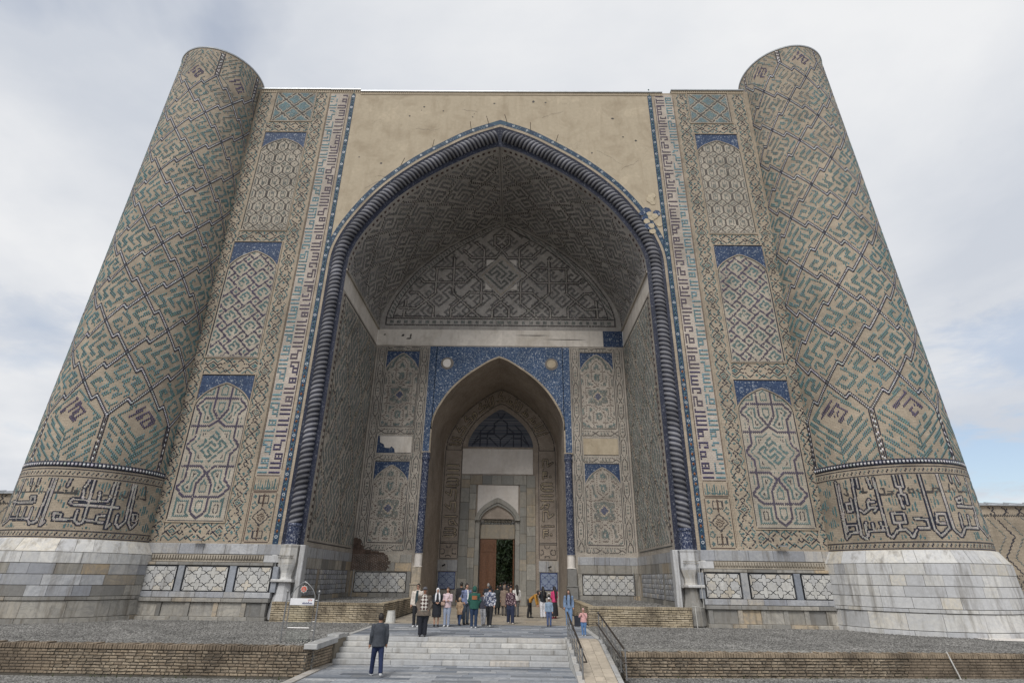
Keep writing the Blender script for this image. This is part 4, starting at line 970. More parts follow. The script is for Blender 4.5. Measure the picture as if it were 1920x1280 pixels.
# wooden leaf: frame, recessed panels and carved strips
leaf = MB(); leaf.bbox(DX-1.47, DX-.06, D2+.35, D2+.45, 0, 5.12, .02); lo = leaf.build('door_leaf', M['wood'], gate)
for z0, z1 in ((.25, 1.0), (1.15, 3.9), (4.05, 4.9)):
    for x0, x1 in ((DX-1.32, DX-.8), (DX-.74, DX-.2)) if z1-z0 > 1 else ((DX-1.32, DX-.2),):
        m = MB(); m.bbox(x0, x1, D2+.325, D2+.36, z0, z1, .02); m.bbox(x0+.08, x1-.08, D2+.31, D2+.34, z0+.08, z1-.08, .015); m.build('door_panel', M['wood'], lo)
m = MB()
for k in range(7): m.tube([(DX-1.2+k*.16, D2+.315, 4.35), (DX-1.2+k*.16+.05, D2+.315, 4.7)], .018, 5)
m.build('carved_script', M['wood'], lo, kind='stuff')
# leaf folded back on the right
m = MB(); m.bbox(DX+1.36, DX+1.48, D2+.35, D2+1.6, 0, 5.12, .02); m.build('door_leaf', M['wood'], gate)
# grey-blue marble and navy star panels beside the door
for s in (-1, 1):
    x0, x1 = sorted((s*3.42, s*5.08)); x = x0
    block('marble_slab', M['marble_grey'], x0, x0+.82, D2-.08, D2, 2.55, 3.42); block('marble_slab', M['marble_grey'], x0+.83, x1, D2-.08, D2, 2.55, 3.42)
    block('marble_slab', M['marble_old'], x0, x1, D2-.07, D2, 0, 1.12)
    c = (x0+x1)/2; star_panel('navy_star_panel', c-.68, c+.68, 1.22, 2.47, D2-.09, .66, gate, M['mosaic'] if 0 else simple_c('pale_blue_tile', (.22, .27, .38), rough=.4), simple_c('navy_tile', (.02, .04, .16), rough=.4))
    for a, bb in ((x0, c-.72), (c+.72, x1)): block('marble_slab', M['marble_old'], a, bb, D2-.07, D2, 1.12, 2.53)
# ---- stone facing inside the iwan (below the tiles)
def row_blocks(s, fn, u0, u1, z0, z1, ln, mat, name='marble_block'):
    u = u0
    while u < u1-.02:
        w = min(rnd.uniform(*ln), u1-u); w = u1-u if u1-u-w < ln[0]*.5 else w
        fn(name, mat, u+.006, u+w-.006, z0+.006, z1-.006); u += w
def side_block(s):
    def f(name, mat, a, c, z0, z1):
        m = MB(); d = .05+.012*rnd.random(); X = s*(HX-d); Xi = s*(HX+.02)
        m.hexa([(X, a, z0), (X, c, z0), (Xi, c, z0), (Xi, a, z0), (X, a, z1), (X, c, z1), (Xi, c, z1), (Xi, a, z1)]); m.build(name, mat, gate)
    return f
def back_block(s, Y=D1):
    def f(name, mat, a, c, z0, z1):
        x0, x1 = sorted((s*a, s*c)); block(name, mat, x0, x1, Y-.06-.012*rnd.random(), Y+.02, z0, z1)
    return f
for s in (-1, 1):
    f = side_block(s)
    row_blocks(s, f, Y1+.05, D1-.05, 3.0, 3.55, (1.0, 2.2), M['marble_grey']); row_blocks(s, f, Y1+.05, D1-.05, 2.45, 3.0, (.7, 1.6), M['marble_old'])
    row_blocks(s, f, Y1+.05, D1-.05, .7, 1.05, (.8, 1.6), M['marble_old'])
    for y in (Y1+.05, 3.0, D1-.75): f('marble_block', M['marble_old'], y, y+.35, 1.05, 2.45)
    # pierced-looking lattice slabs: small stone tiles in rows
    for y0, y1 in ((Y1+.42, 2.95), (3.4, D1-.8)):
        n = int((y1-y0)/.42)
        bed = MB(); X = s*(HX-.04); bed.hexa([(X, y0, 1.06), (X, y1, 1.06), (s*HX, y1, 1.06), (s*HX, y0, 1.06), (X, y0, 2.44), (X, y1, 2.44), (s*HX, y1, 2.44), (s*HX, y0, 2.44)]); bo = bed.build('lattice_panel', M['mortar_dark'], gate)
        for i in range(n):
            for j in range(5):
                a = y0+(i+.5)*(y1-y0)/n; z = 1.06+(j+.5)*.276; w, h = (y1-y0)/n*.475, .13*(1. if j % 2 else .93); Xf = s*(HX-.07)
                P = [(a-w, z), (a-w*.75, z-h), (a+w*.75, z-h), (a+w, z), (a+w*.75, z+h), (a-w*.75, z+h)]
                m = MB(); F = [(Xf, p, q) for p, q in P]; B = [(X, p, q) for p, q in P]; m.face(F)
                for k in range(6): m.face([B[k], B[(k+1) % 6], F[(k+1) % 6], F[k]])
                m.build('lattice_tile', M['marble_grey'], bo)
    g = back_block(s)
    row_blocks(s, g, 5.85, 10.05, 2.98, 3.52, (.8, 1.5), M['marble_grey'] if s > 0 else M['marble_old']); row_blocks(s, g, 5.85, 10.05, 2.42, 2.98, (.6, 1.4), M['marble_old'])
    row_blocks(s, g, 5.85, 10.05, .7, 1.05, (.8, 1.6), M['marble_old'])
    for a, c in ((5.82, 6.1), (9.78, 10.05)): g('marble_block', M['marble_old'], a, c, 1.05, 2.42)
    x0, x1 = sorted((s*6.16, s*9.72)); star_panel('star_panel', x0, x1, 1.1, 2.34, D1-.05, .6, gate, M['star'], M['navy_joint'])
# bare, sooty brick where the facing has fallen (left inner corner): rows of rough bricks with a ragged edge
m = MB(); g_ = random.Random(4); z = 2.45; k = 0
while z < 4.6:
    lim = np.interp(z, [2.45, 2.9, 3.3, 3.6, 3.8, 4.6], [-7.55, -7.35, -7.5, -8.0, -9.3, -9.85])+g_.uniform(-.1, .1); x = -10.08-(k % 2)*.13
    while x < lim:
        m.bbox(max(x, -10.1)+.006, min(x+.25, lim+.05)-.006, D1-.075-g_.uniform(0, .008), D1, z+.004, z+.075, .006); x += .26
    z += .08; k += 1
m.build('bare_brick', brick_sooty(), gate, kind='stuff')
# ---- carved pedestals under the rope mouldings
def pedestal(s):
    x = s*10.72; b = MB()
    b.lathe([(.50, 2.62), (.52, 2.7), (.50, 3.45), (.54, 3.58), (.40, 3.62)], 8, x, .08, math.pi/8); b.build('pedestal_block', M['marble'], gate)
    b = MB()
    for k in range(11):
        for z in (2.92, 3.02): b.box(x-.40+k*.075, x-.37+k*.075, -.43, -.3, z, z+.04)
    b.build('carved_beads', M['marble_old'], gate, kind='stuff')
    b = MB(); b.lathe([(.36, 1.88), (.34, 2.0), (.36, 2.2), (.52, 2.62)], 8, x, .08, math.pi/8); b.build('pedestal_neck', M['marble'], gate)
    b = MB(); b.bbox(x-.56, x+.56, -.5, .1, 1.76, 1.9, .03); b.build('pedestal_shelf', M['marble'], gate)
    b = MB(); b.lathe([(.62, .0), (.58, .7), (.46, 1.2), (.40, 1.76)], 8, x, .08, math.pi/8); b.build('pedestal_foot', M['marble_old'] if s > 0 else M['marble'], gate)
    for e in (-1, 1):
        b = MB(); b.bbox(x+e*.72-.14, x+e*.72+.14, -.12, .4, 0, 3.6, .03); b.build('pedestal_side', M['marble'], gate)
both(pedestal)
# ---- stone base of the piers
def pier_base(s):
    x0, x1 = 11.55, 18.35 if s > 0 else 18.55
    def f(Y):
        def g(name, mat, a, c, z0, z1):
            p, q = sorted((s*a, s*c)); block(name, mat, p, q, Y-.02*rnd.random(), .2, z0, z1)
        return g
    row_blocks(s, f(-.12), 11.0, x1, 3.08, 3.62, (.9, 1.9), M['marble_grey'])
    for k in (0,):
        f(-.2)('marble_block', M['marble'], 11.0, 11.95, 2.7, 3.06)
    p, q = sorted((s*11.97, s*x1)); m = MB(); n = int((q-p)/.14)
    m.box(p, q, -.12, .1, 2.7, 3.06)
    for i in range(n):
        x = p+(i+.5)*(q-p)/n; m.hexa([(x-.045, -.2, 2.86), (x+.045, -.2, 2.86), (x+.03, -.1, 2.74), (x-.03, -.1, 2.74), (x-.045, -.2, 3.03), (x+.045, -.2, 3.03), (x+.045, -.1, 3.03), (x-.045, -.1, 3.03)])
    m.build('carved_frieze', M['brick_panel'], gate, kind='stuff')
    row_blocks(s, f(-.34), 11.35, x1, 2.52, 2.68, (1.2, 2.4), M['marble_old'])
    pan = [(11.3, 13.2), (13.6, 15.95), (16.32, 18.1)]
    for a, c in pan:
        p, q = sorted((s*a, s*c)); star_panel('star_panel', p+.06, q-.06, 1.3, 2.46, -.36, .66, gate, M['star'], M['navy_joint'])
    for a, c in ((11.0, 11.28), (13.22, 13.58), (15.97, 16.3), (18.12, x1)): f(-.38)('marble_block', M['slab'], a, c, 1.26, 2.5)
    row_blocks(s, f(-.40), 11.2, x1, .98, 1.26, (.7, 1.5), M['marble_grey']); row_blocks(s, f(-.52), 11.2, x1, .78, .97, (.9, 1.8), M['marble_old'])
    u = 11.3
    while u < x1-.2:
        w = rnd.uniform(1.0, 1.5); w = min(w, x1-u)
        f(-.44)('stone_pilaster', M['marble_old'], u, u+.24, .12, .77)
        if u+.25 < min(u+w, x1)-.05: f(-.38)('stone_block', M['marble_old'], u+.25, min(u+w, x1), .12, .77)
        u += w
    row_blocks(s, f(-.56), 11.2, x1, -.25, .12, (.7, 1.5), M['marble_old'])
both(pier_base)
# ================================================================== corner towers
TWR = {-1: dict(ax=-22.0, ay=-.166, r0=3.538, k=.0174, zt=37.93, th0=26.7, ha=27.3, zn=9.82, pz=3.659, zb=7.15),
       1: dict(ax=22.285, ay=.4185, r0=4.04, k=.0294, zt=38.99, th0=-28.0, ha=27.0, zn=10.63, pz=3.86, zb=7.82)}
LETT = {-1: [[(62,6.43),(63,4.54),(59,4.23),(56,4.42),(56,4.83)],[(64,6.42),(66,4.51),(69,4.23),(73,4.5),(72,4.93),(68,4.94),(69,4.61),(73,4.61)],[(48,6.49),(47,5.6),(46,5.43),(35,5.41),(22,5.44),(21,5.27),(23,5.2),(33,5.18),(55,5.18)],[(50,6.47),(50,4.15),(52,4.36)],[(33,6.48),(34,4.4),(31,4.28),(27,4.5),(14,4.44),(13,4.74),(18,4.71),(18,4.51)],[(35,4.49),(42,4.43),(47,4.42)],[(42,4.43),(42,4.71),(47,4.74)],[(28,4.9),(28,4.5)],[(28,5.91),(29,5.47)],[(39,5.85),(40,5.4)],[(4,6.49),(2,4.33),(-3,4.25),(-6,4.48),(-27,4.5)],[(6,6.45),(6,5.68),(6,4.18),(8,4.34)],[(-18,4.96),(-17,4.48)],[(-11,4.95),(-11,4.48)],[(-5,4.95),(-5,4.48)],[(-6,5.51),(-10,5.51),(-9,5.27),(-5,5.27),(-6,5.51)],[(-6,5.25),(-22,5.25),(-30,5.3)],[(-25,6.44),(-27,4.42),(-34,4.24)],[(17,6.53),(16,6.07)],[(30,6.46),(28,6.03)],[(-16,6.5),(-15,6.12)],[(-8,6.45),(-8,6.08)],[(-40,6.4),(-41,4.4)],[(-50,6.4),(-52,4.4),(-58,4.4)]],
 1: [[(-65,7.07),(-65,4.2),(-61,4.44),(-56,4.46),(-56,4.83),(-63,4.82),(-63,4.56)],[(-63,6.89),(-64,4.49)],[(-52,7.15),(-54,4.31),(-51,4.12),(-48,4.5),(-39,4.51)],[(-50,4.8),(-50,4.37)],[(-60,5.9),(-56,5.91),(-56,5.53),(-60,5.52),(-60,5.9)],[(-56,6.1),(-56,5.91)],[(-44,6.02),(-45,5.81),(-45,5.55),(-49,5.38),(-51,5.54)],[(-45,5.92),(-41,5.9)],[(-45,5.62),(-40,5.6),(-42,5.42)],[(-49,4.91),(-50,4.55)],[(-45,4.85),(-45,4.53)],[(-40,4.87),(-39,4.55)],[(-38,7.04),(-37,4.3),(-35,4.16),(-31,4.5),(-26,4.52),(-23,4.17),(-20,4.48)],[(-32,5.28),(-25,5.26),(-25,4.84),(-32,4.85),(-32,5.28)],[(-29,4.81),(-29,4.56)],[(-25,7.13),(-25,6.57),(-21,6.52),(-21,7.11)],[(-23,6.52),(-23,6.23)],[(-21,5.71),(-21,6.18),(-25,6.2),(-24,5.54)],[(-49,7.12),(-49,6.66)],[(-42,7.11),(-41,6.61)],[(-19,5.02),(-12,4.97),(-12,4.59),(-18,4.59)],[(-9,7.22),(-9,4.51),(-6,4.21),(1,4.59),(1,5.25),(-5,5.24),(-6,4.82),(-1,4.78)],[(4,7.35),(4,4.52),(8,4.22),(13,4.61),(26,4.64),(27,5.19)],[(12,5.22),(11,4.64)],[(19,5.2),(18,4.7)],[(18,5.83),(14,5.78),(13,5.94),(19,6.08),(18,5.76)],[(13,5.62),(29,5.64)],[(33,7.35),(28,4.73),(36,4.29)],[(14,7.29),(14,6.79)],[(20,7.19),(22,6.78)],[(44,7.2),(44,4.4),(52,4.4)],[(60,7.2),(58,4.4)]]}
SMALL = {-1: [[(-32,5.78),(7,5.74),(24,5.73)],[(11,6.01),(10,5.75),(8,5.74)],[(14,5.86),(16,5.86),(16,5.74)],[(20,6.0),(20,5.75)],[(22,5.84),(24,5.85)],[(-13,6.0),(-13,5.75)],[(-9,6.03),(-10,5.75)],[(-19,5.84),(-19,5.76)],[(52,5.77),(59,5.73),(59,6.02)],[(55,5.83),(56,5.75)],[(65,5.68),(68,5.71),(68,5.92)],[(71,5.77),(76,5.72),(73,6.4)],[(42,5.74),(45,5.72)]],
 1: [[(-18,6.49),(-18,6.27),(-15,6.26),(-15,6.44),(-17,6.41)],[(-13,6.36),(-12,6.26),(-3,6.29),(-2,6.43)],[(-2,6.48),(2,6.44),(2,6.3)],[(-1,6.29),(7,6.31)],[(11,6.7),(10,6.33)],[(17,6.72),(18,6.34),(27,6.36)],[(-35,6.52),(-33,6.5),(-33,6.22),(-40,6.21)],[(-32,6.21),(-28,6.24)],[(-31,6.37),(-28,6.34)],[(13,6.46),(14,6.34)],[(-48,6.6),(-47,6.4),(-44,6.4)],[(-46,6.6),(-46,6.4)],[(-60,6.4),(-57,6.3),(-58,6.7)]]}
def tower(s):
    t = TWR[s]; ax, ay, r0, k, zt, zb = t['ax'], t['ay'], t['r0'], t['k'], t['zt'], t['zb']
    root = thing('corner_tower', parent=gate); root['label'] = ('left' if s < 0 else 'right')+' round tower with a lattice of turquoise kufic lozenges'
    rad = lambda z: r0-k*(z-3.7); dg = math.pi/180
    def mp(u, v, h=0.):
        r = rad(v)+h; return np.stack([ax+r*np.sin(u*dg), ay-r*np.cos(u*dg), v+0*u], -1)
    grid('tower_shaft', np.linspace(-180, 180, 97), [3.5, 12, 20, 30, zt], mp, M['brick'], root, True, lambda u, v: (u*dg*r0, v))
    b = MB(); rt = rad(zt); b.lathe([(rt+.05, zt-.02), (rt+.07, zt+.07), (rt-.3, zt+.1), (rt-.32, zt-1.5)], 64, ax, ay); b.build('tower_rim', M['metal_roof'], root, True)
    b = MB(); b.lathe([(rt-.3, zt-1.2), (.01, zt-1.1)], 48, ax, ay); b.build('tower_roof', M['brick'], root)
    T = Tiles(); pz, zn, ha, th0 = t['pz'], t['zn'], t['ha'], t['th0']
    def f(u, v):
        A, B = (u-th0)/(2*ha), (v-zn)/pz; nT = math.floor((zt-zn)/pz-.12); Bt = B-nT
        o = lattice(A, B, 13, .062, .019, .056, lines=False)
        p, q = B+A, B-A; ip, iq = np.floor(p), np.floor(q)
        for side in (0, 1):
            # kites next to the lower and upper edge: the inner points are cut off, a plain frame line runs straight to the edge
            BB = B if side == 0 else -(B-nT)
            pp, qq = (p, q) if side == 0 else (BB+A, BB-A)
            m = (np.floor(pp)+np.floor(qq) < -.5)
            cx = np.floor(A)+.5; P, Q = ((BB-.02)+(A-cx))*16, ((BB-.02)-(A-cx))*16
            if side: P, Q = -Q, -P
            r = np.maximum(np.abs(P), np.abs(Q)); ring = np.floor(r+.2).astype(int); ang = np.floor((np.arctan2(P, Q)+.785)/1.5708).astype(int)
            k_ = np.zeros(u.shape, int); k_[(ring % 2 == 1) & (ring >= 5) & (((ang+ring//2) % 4 != 0) | (np.abs(P-Q) % 5 < 3))] = TURQ
            k_[(ring % 2 == 0) & (ring >= 6) & (np.abs(np.abs(P)-np.abs(Q)) < .9) & (ang % 2 == 0)] = TURQ
            i, j = np.clip(np.floor(3.5-Q), 0, 6).astype(int), np.clip(np.floor(P+3.5), 0, 6).astype(int)
            g = r < 3.5; k_[g] = np.where(ALLAH[i, j][g], PURP, 0)
            # upper edges that belong to the lattice
            fp, fq = pp-np.floor(pp), qq-np.floor(qq)
            top = np.minimum(1-fp, 1-fq); near = (BB > -.02) & (top < .1); k_ = np.where(near, 0, k_)
            da = np.abs(A-np.round(A))*2*ha*dg*rad(v); vl = (BB <= 0.02)
            k_[vl & (da < .2)] = 0; k_[vl & (da < .16)] = NAVY; k_[vl & (da < .07) & (np.floor(v/.16) % 2 == 0)] = WHITE
            o = np.where(m, k_, o)
        pr = np.clip((v-18)/28, 0, .6); h_ = (np.sin(u*.11+v*.37)+np.sin(u*.07-v*.9)+2)/4*.5+nr.random(u.size)*.5
        return np.where((o == TURQ) & (h_ < pr), MUTE, o)
    deg = lambda w, z: w/rad(z)/dg
    for z0 in np.arange(zb+.12, zt-.1, 3.9):
        z1 = min(z0+3.9, zt-.08); cw = deg(.085, z0); T.cells(-100, 100, z0, z1+.0, cw, .15, f, True, (.74, .94))
    # lattice lines: a white stick between two dark ones at every step
    nT = math.floor((zt-zn)/pz-.12); J = .062
    for i in range(-14, 22):
        for j in range(-14, 22):
            for ax_ in (0, 1):
                ends = [(i, j), (i+1, j)] if ax_ == 0 else [(i, j), (i, j+1)]
                if any(not (-.01 <= (a+c)/2 <= nT+.01) for a, c in ends): continue
                pts = []
                for x0_, y0_, x1_, y1_, n_ in ((0, 0, .5, J, 12), (.5, J, .5, -J, 4), (.5, -J, 1, 0, 12)):
                    for q in range(n_): w_ = (q+.5)/n_; pts.append((x0_+(x1_-x0_)*w_, y0_+(y1_-y0_)*w_))
                a_ = np.array(pts); pp, qq = (i+a_[:, 0], j+a_[:, 1]) if ax_ == 0 else (i+a_[:, 1], j+a_[:, 0])
                uu, vv = th0+(pp-qq)*ha, zn+(pp+qq)/2*pz; ok = np.abs(uu) < 102
                if not ok.any(): continue
                uu, vv = uu[ok], vv[ok]; ws = deg(.055, vv); T.add(uu, vv, ws*1.1, .08, WHITE)
                for sg_ in (-1, 1): T.add(uu, vv+sg_*.1, ws, .105, NAVY)
    # chequer line, dotted friezes and the great inscription
    w = deg(.17, zb); us = np.arange(-98, 98, w)
    T.add(us, zb, w*1.02, .3, NAVY); 
    T2 = Tiles(); T2.add(us[::1], zb, w*.55, .12, WHITE); T2.build('glazed_tiles', mp, root, .022, 1., .0)
    top, bot = zb-.25, 3.66
    for z in (top, top-.36, bot, bot+.30): T.add(np.arange(-98, 98, 2.), z, 2.02, .045, NAVY)
    for z in (top-.18, bot+.15):
        w = deg(.2, z); us = np.arange(-98, 98, w); n = len(us); c = np.where(np.arange(n) % 2 == 0, NAVY, MUTE)
        T.add(us-w*.14, z-.04, w*.3, .09, c); T.add(us+w*.14, z+.04, w*.3, .09, c)
    L = [[(a*dg*r0, z) for a, z in l] for l in LETT[s]]; Sm = [[(a*dg*r0, z) for a, z in l] for l in SMALL[s]]
    def g(u, v):
        x = u*dg*r0; o = np.zeros(u.shape, int); d = seg_dist(x, v, L); d2 = seg_dist(x, v, Sm)
        n = np.sin(x*5.3+v*2.1)*np.sin(v*6.1-x*1.7)+.5*np.sin(x*13)*np.sin(v*15); col = np.floor(x/.075).astype(int)
        o[(n > .25) & (d > .19) & (col % 2 == 0)] = TURQ
        o[(d2 < .04) & (d > .12)] = DGREY; o[d < .112] = NAVY; o[d < .045] = PALE; return o
    T.cells(-96, 96, bot+.42, top-.42, deg(.04, 5), .055, g, False, (.98, .98))
    e = -81.5 if s > 0 else 81.; sg = 1 if s < 0 else -1
    T.build('glazed_tiles', mp, root, .012)
    # stone skirt
    rows = [(3.0, 3.6, .10, .44), (2.5, 2.99, .46, .47), (2.02, 2.49, .47, .485), (1.55, 2.01, .485, .5), (1.07, 1.54, .5, .52), (.9, 1.06, .58, .58), (.17, .88, .53, .56), (-.35, .16, .64, .66)]
    b = MB(); b.lathe([(r0+.55-.06, -.4), (r0+.40, 3.0), (r0+.05, 3.58)], 72, ax, ay); b.build('skirt_core', M['mortar_dark'], root)
    for ri, (z0, z1, dt, db) in enumerate(rows):
        dt, db = (db, dt) if ri else (db, dt)
        th = -100+rnd.uniform(0, 5)
        while th < 100:
            ln = rnd.uniform(.5, 1.75) if ri not in (6,) else rnd.uniform(1.0, 1.9)
            wd = ln/(r0+.5)/dg; m = MB(); n = max(1, int(wd/7)); q = rnd.uniform(0, .018)
            gp = .007/(r0+.5)/dg; zz0, zz1 = z0+.007, z1-.007
            R0, R1 = (r0+dt, r0+db) if ri == 0 else (r0+db, r0+dt)
            ro0, ro1 = (r0+.44, r0+.10) if ri == 0 else (r0+max(dt, db), r0+min(dt, db))
            A = [th+gp+(wd-2*gp)*i/n for i in range(n+1)]
            pt = lambda a, r, z: (ax+r*math.sin(a*dg), ay-r*math.cos(a*dg), z)
            for a, c in zip(A[:-1], A[1:]):
                m.face([pt(a, ro0+q, zz0), pt(c, ro0+q, zz0), pt(c, ro1+q, zz1), pt(a, ro1+q, zz1)])
                m.face([pt(a, ro1+q, zz1), pt(c, ro1+q, zz1), pt(c, ro1-.12, zz1), pt(a, ro1-.12, zz1)]); m.face([pt(a, ro0-.12, zz0), pt(c, ro0-.12, zz0), pt(c, ro0+q, zz0), pt(a, ro0+q, zz0)])
            for a in (A[0], A[-1]): m.face([pt(a, ro0-.12, zz0), pt(a, ro0+q, zz0), pt(a, ro1+q, zz1), pt(a, ro1-.12, zz1)])
            mat = M['marble'] if s > 0 else (M['marble'] if ri < 2 else M['marble_grey'] if rnd.random() < .6 and ri < 5 else M['marble_old'])
            m.build('marble_block', mat, root)
            th += wd
both(tower)
# ================================================================== ground, paving, steps
def sheet(name, x0, x1, y0, y1, z, mat, kind='structure'):
    b = MB(); b.face([(x0, y0, z), (x1, y0, z), (x1, y1, z), (x0, y1, z)]); o = b.build(name, mat, None); o['kind'] = kind; return o
sheet('ground', -1500, 1500, -1500, 1500, -1.02, M['dirt'])
def slabbed(name, x0, x1, y0, y1, z, lx, ly, mat, stagger=True, base=None):
    b = MB(); b.box(x0, x1, y0, y1, z-.95, z-.012, False); root = b.build(name, base or M['mortar'], None); root['kind'] = 'structure'
    ny = round((y1-y0)/ly); n = 0; meshes = {}
    for j in range(ny):
        x = x0+.01; yy = y0+j*(y1-y0)/ny; hy = (y1-y0)/ny
        if stagger: first = rnd.uniform(.4, 1)*lx[1]
        while x < x1-.02:
            w = first if stagger and x < x0+.02 else rnd.uniform(*lx); w = min(w, x1-x)
            if x1-x-w < .15: w = x1-x
            key = round(w, 1)
            m = MB(); m.box(.005, w-.005, .005, hy-.005, -.05, 0, False)
            o = m.build('paving_slab', mat, root); o.location = (x, yy, z+rnd.uniform(-.003, .003)); x += w; n += 1
    return root
slabbed('platform_paving', -5.0, 4.75, -7.3, -1.35, 0, (.8, 1.7), .42, M['slab'])
slabbed('iwan_paving', -5.08, 5.08, -1.35, 9.9, 0, (.7, 1.1), .75, M['slab_tan'])
sheet('inner_floor', -5.08, 5.08, 9.9, 20.5, -.006, M['slab_tan'])
slabbed('plaza_paving', -4.95, 3.5, -14.2, -9.1, -.75, (.8, 1.7), .36, M['slab'])
sheet('plaza_edge', -5.2, 5.0, -40, -14.2, -.752, M['slab'])
b = MB(); x = -14.2
while x < -9.2: b.bbox(-5.25, -4.96, x, x+.01, -.9, -.75); b.box(-5.25, -4.96, x+.005, x+1.1, -.95, -.72, False); x += 1.11
o = b.build('plaza_kerb', M['step'], None); o['kind'] = 'structure'
# the marble strip at the head of the steps and the five steps
st = thing('front_steps', 'broad flight of five pale stone steps up to the gateway platform', 'steps', (-.8, -8.2, -.75))
for i in range(5):
    y0, z1 = -7.67-.36*i, -.15*i
    x = -5.0
    while x < 3.42:
        w = min(rnd.uniform(1.1, 2.3), 3.42-x); w = 3.42-x if 3.42-x-w < .5 else w
        m = MB(); q = rnd.uniform(0, .008); m.bbox(x+.004, x+w-.004, y0-.02+q, y0+.42, z1-.148, z1-(.002 if i else .0), .012)
        o = m.build('step_block', M['step'], None); o.parent = st; o.matrix_parent_inverse = st.matrix_basis.inverted(); x += w
b = MB(); b.box(-4.98, 3.4, -9.0, -7.3, -.95, -.62); 
for i in range(5): b.box(-4.98, 3.4, -7.3-.36*i-.3, -7.28, -.9, -.16-.15*i)
o = b.build('step_core', M['mortar'], None); o.parent = st; o.matrix_parent_inverse = st.matrix_basis.inverted()
# ramp
ra = thing('stone_ramp', 'narrow cream tiled ramp between steel railings beside the steps', 'ramp', (4.1, -10, -.75))
def rz_(y): return -.75*np.clip((-8.1-y)/4.0, 0, 1.15)
b = MB()
for ya, yb in ((-12.7, -8.1), (-8.1, -7.3)):
    p = [(3.42, ya, -1.), (4.78, ya, -1.), (4.78, yb, -1.), (3.42, yb, -1.), (3.42, ya, rz_(ya)-.03), (4.78, ya, rz_(ya)-.03), (4.78, yb, rz_(yb)-.03), (3.42, yb, rz_(yb)-.03)]; b.hexa([tuple(map(float, q)) for q in p])
o = b.build('ramp_body', M['concrete'], ra); o.matrix_parent_inverse = ra.matrix_basis.inverted()
y = -12.6
while y < -7.4:
    x = 3.62
    for w in (.34, .32, .34):
        ya, yb = y+.006, y+.334; m = MB(); dz = rnd.uniform(-.004, .004)
        p = [(x+.005, ya, rz_(ya)-.04), (x+w-.005, ya, rz_(ya)-.04), (x+w-.005, yb, rz_(yb)-.04), (x+.005, yb, rz_(yb)-.04), (x+.005, ya, rz_(ya)+dz), (x+w-.005, ya, rz_(ya)+dz), (x+w-.005, yb, rz_(yb)+dz), (x+.005, yb, rz_(yb)+dz)]
        m.hexa([tuple(map(float, q)) for q in p]); o = m.build('paving_slab', M['ramp'], ra); o.matrix_parent_inverse = ra.matrix_basis.inverted(); x += w
    for xa, xb in ((3.41, 3.61), (4.63, 4.79)):
        ya, yb = y+.002, y+.338; m = MB(); p = [(xa, ya, rz_(ya)-.06), (xb, ya, rz_(ya)-.06), (xb, yb, rz_(yb)-.06), (xa, yb, rz_(yb)-.06), (xa, ya, rz_(ya)+.02), (xb, ya, rz_(ya)+.02), (xb, yb, rz_(yb)+.02), (xa, yb, rz_(yb)+.02)]
        m.hexa([tuple(map(float, q)) for q in p]); o = m.build('edge_slab', M['step'], ra); o.matrix_parent_inverse = ra.matrix_basis.inverted()
    y += .34
# gravel beds
def bed(name, poly, z, zb=-1.01):
    b = MB(); n = len(poly); b.face([(x, y, z) for x, y in poly])
    for i in range(n): j = (i+1) % n; b.face([(poly[i][0], poly[i][1], zb), (poly[j][0], poly[j][1], zb), (poly[j][0], poly[j][1], z), (poly[i][0], poly[i][1], z)])
    o = b.build(name, M['gravel'], None); o['kind'] = 'structure'
LW0, LW1 = (-45., -11.0), (-5.35, -10.85)      # front walls
RW0, RW1 = (4.95, -10.95), (45., -7.6)
bed('gravel_bed', [(-60, -10.6), (-5.25, -10.6), (-5.25, -7.4), (-5.02, -7.3), (-5.02, .2), (-60, .2)], -.05)
bed('gravel_bed', [(4.82, -10.6), (60, -6.2), (60, .2), (4.82, .2)], -.05)
bed('gravel_bed', [(-10.2, -.6), (-5.3, -.6), (-5.3, 9.92), (-10.2, 9.92)], .78); bed('gravel_bed', [(5.3, -.6), (10.2, -.6), (10.2, 9.92), (5.3, 9.92)], .78)
bed('gravel_strip', [(-60, -30), (-5.28, -30), (-5.28, -10.9), (-60, -10.9)], -.96); bed('gravel_strip', [(5.02, -30), (60, -30), (60, -6), (5.02, -10.9)], -.77)
def stones(name, n, fx, fy, fz, r0, r1):
    P = np.empty((n, 6, 3)); c = np.stack([fx(n), fy(n), np.zeros(n)], -1); c[:, 2] = fz
    r = nr.uniform(r0, r1, n); a = nr.uniform(0, 6.28, n)
    for k in range(4): P[:, k] = c+np.stack([np.cos(a+k*1.5708)*r*nr.uniform(.7, 1.3, n), np.sin(a+k*1.5708)*r*nr.uniform(.7, 1.3, n), nr.uniform(0., .4, n)*r], -1)
    P[:, 4] = c+np.stack([nr.normal(0, .2, n)*r, nr.normal(0, .2, n)*r, r*.85], -1); P[:, 5] = c-np.array([0, 0, .02])
    q = np.array([(0, 1, 4), (1, 2, 4), (2, 3, 4), (3, 0, 4)]); F = (np.arange(n)[:, None, None]*6+q[None]).reshape(-1, 3)
    g = nr.uniform(.09, .29, n); col = np.ones((n, 6, 4)); col[:, :, :3] = (g[:, None]*np.array([1., .97, .92]))[:, None]
    o = qmesh(name, P.reshape(-1, 3), F, M['tile_rough'], None, None, False, col.reshape(-1, 4)); o['kind'] = 'stuff'
m = M['tile'].copy(); m.name = 'pebble'; m.node_tree.nodes['Principled BSDF'].inputs['Roughness'].default_value = .9; M['tile_rough'] = m
U = nr.uniform
stones('gravel_stones', 26000, lambda n: U(-21, -5.1, n), lambda n: U(-10.5, -.7, n), -.05, .02, .045)
stones('gravel_stones', 26000, lambda n: U(5., 22, n), lambda n: U(-9.6, -.7, n), -.05, .02, .045)
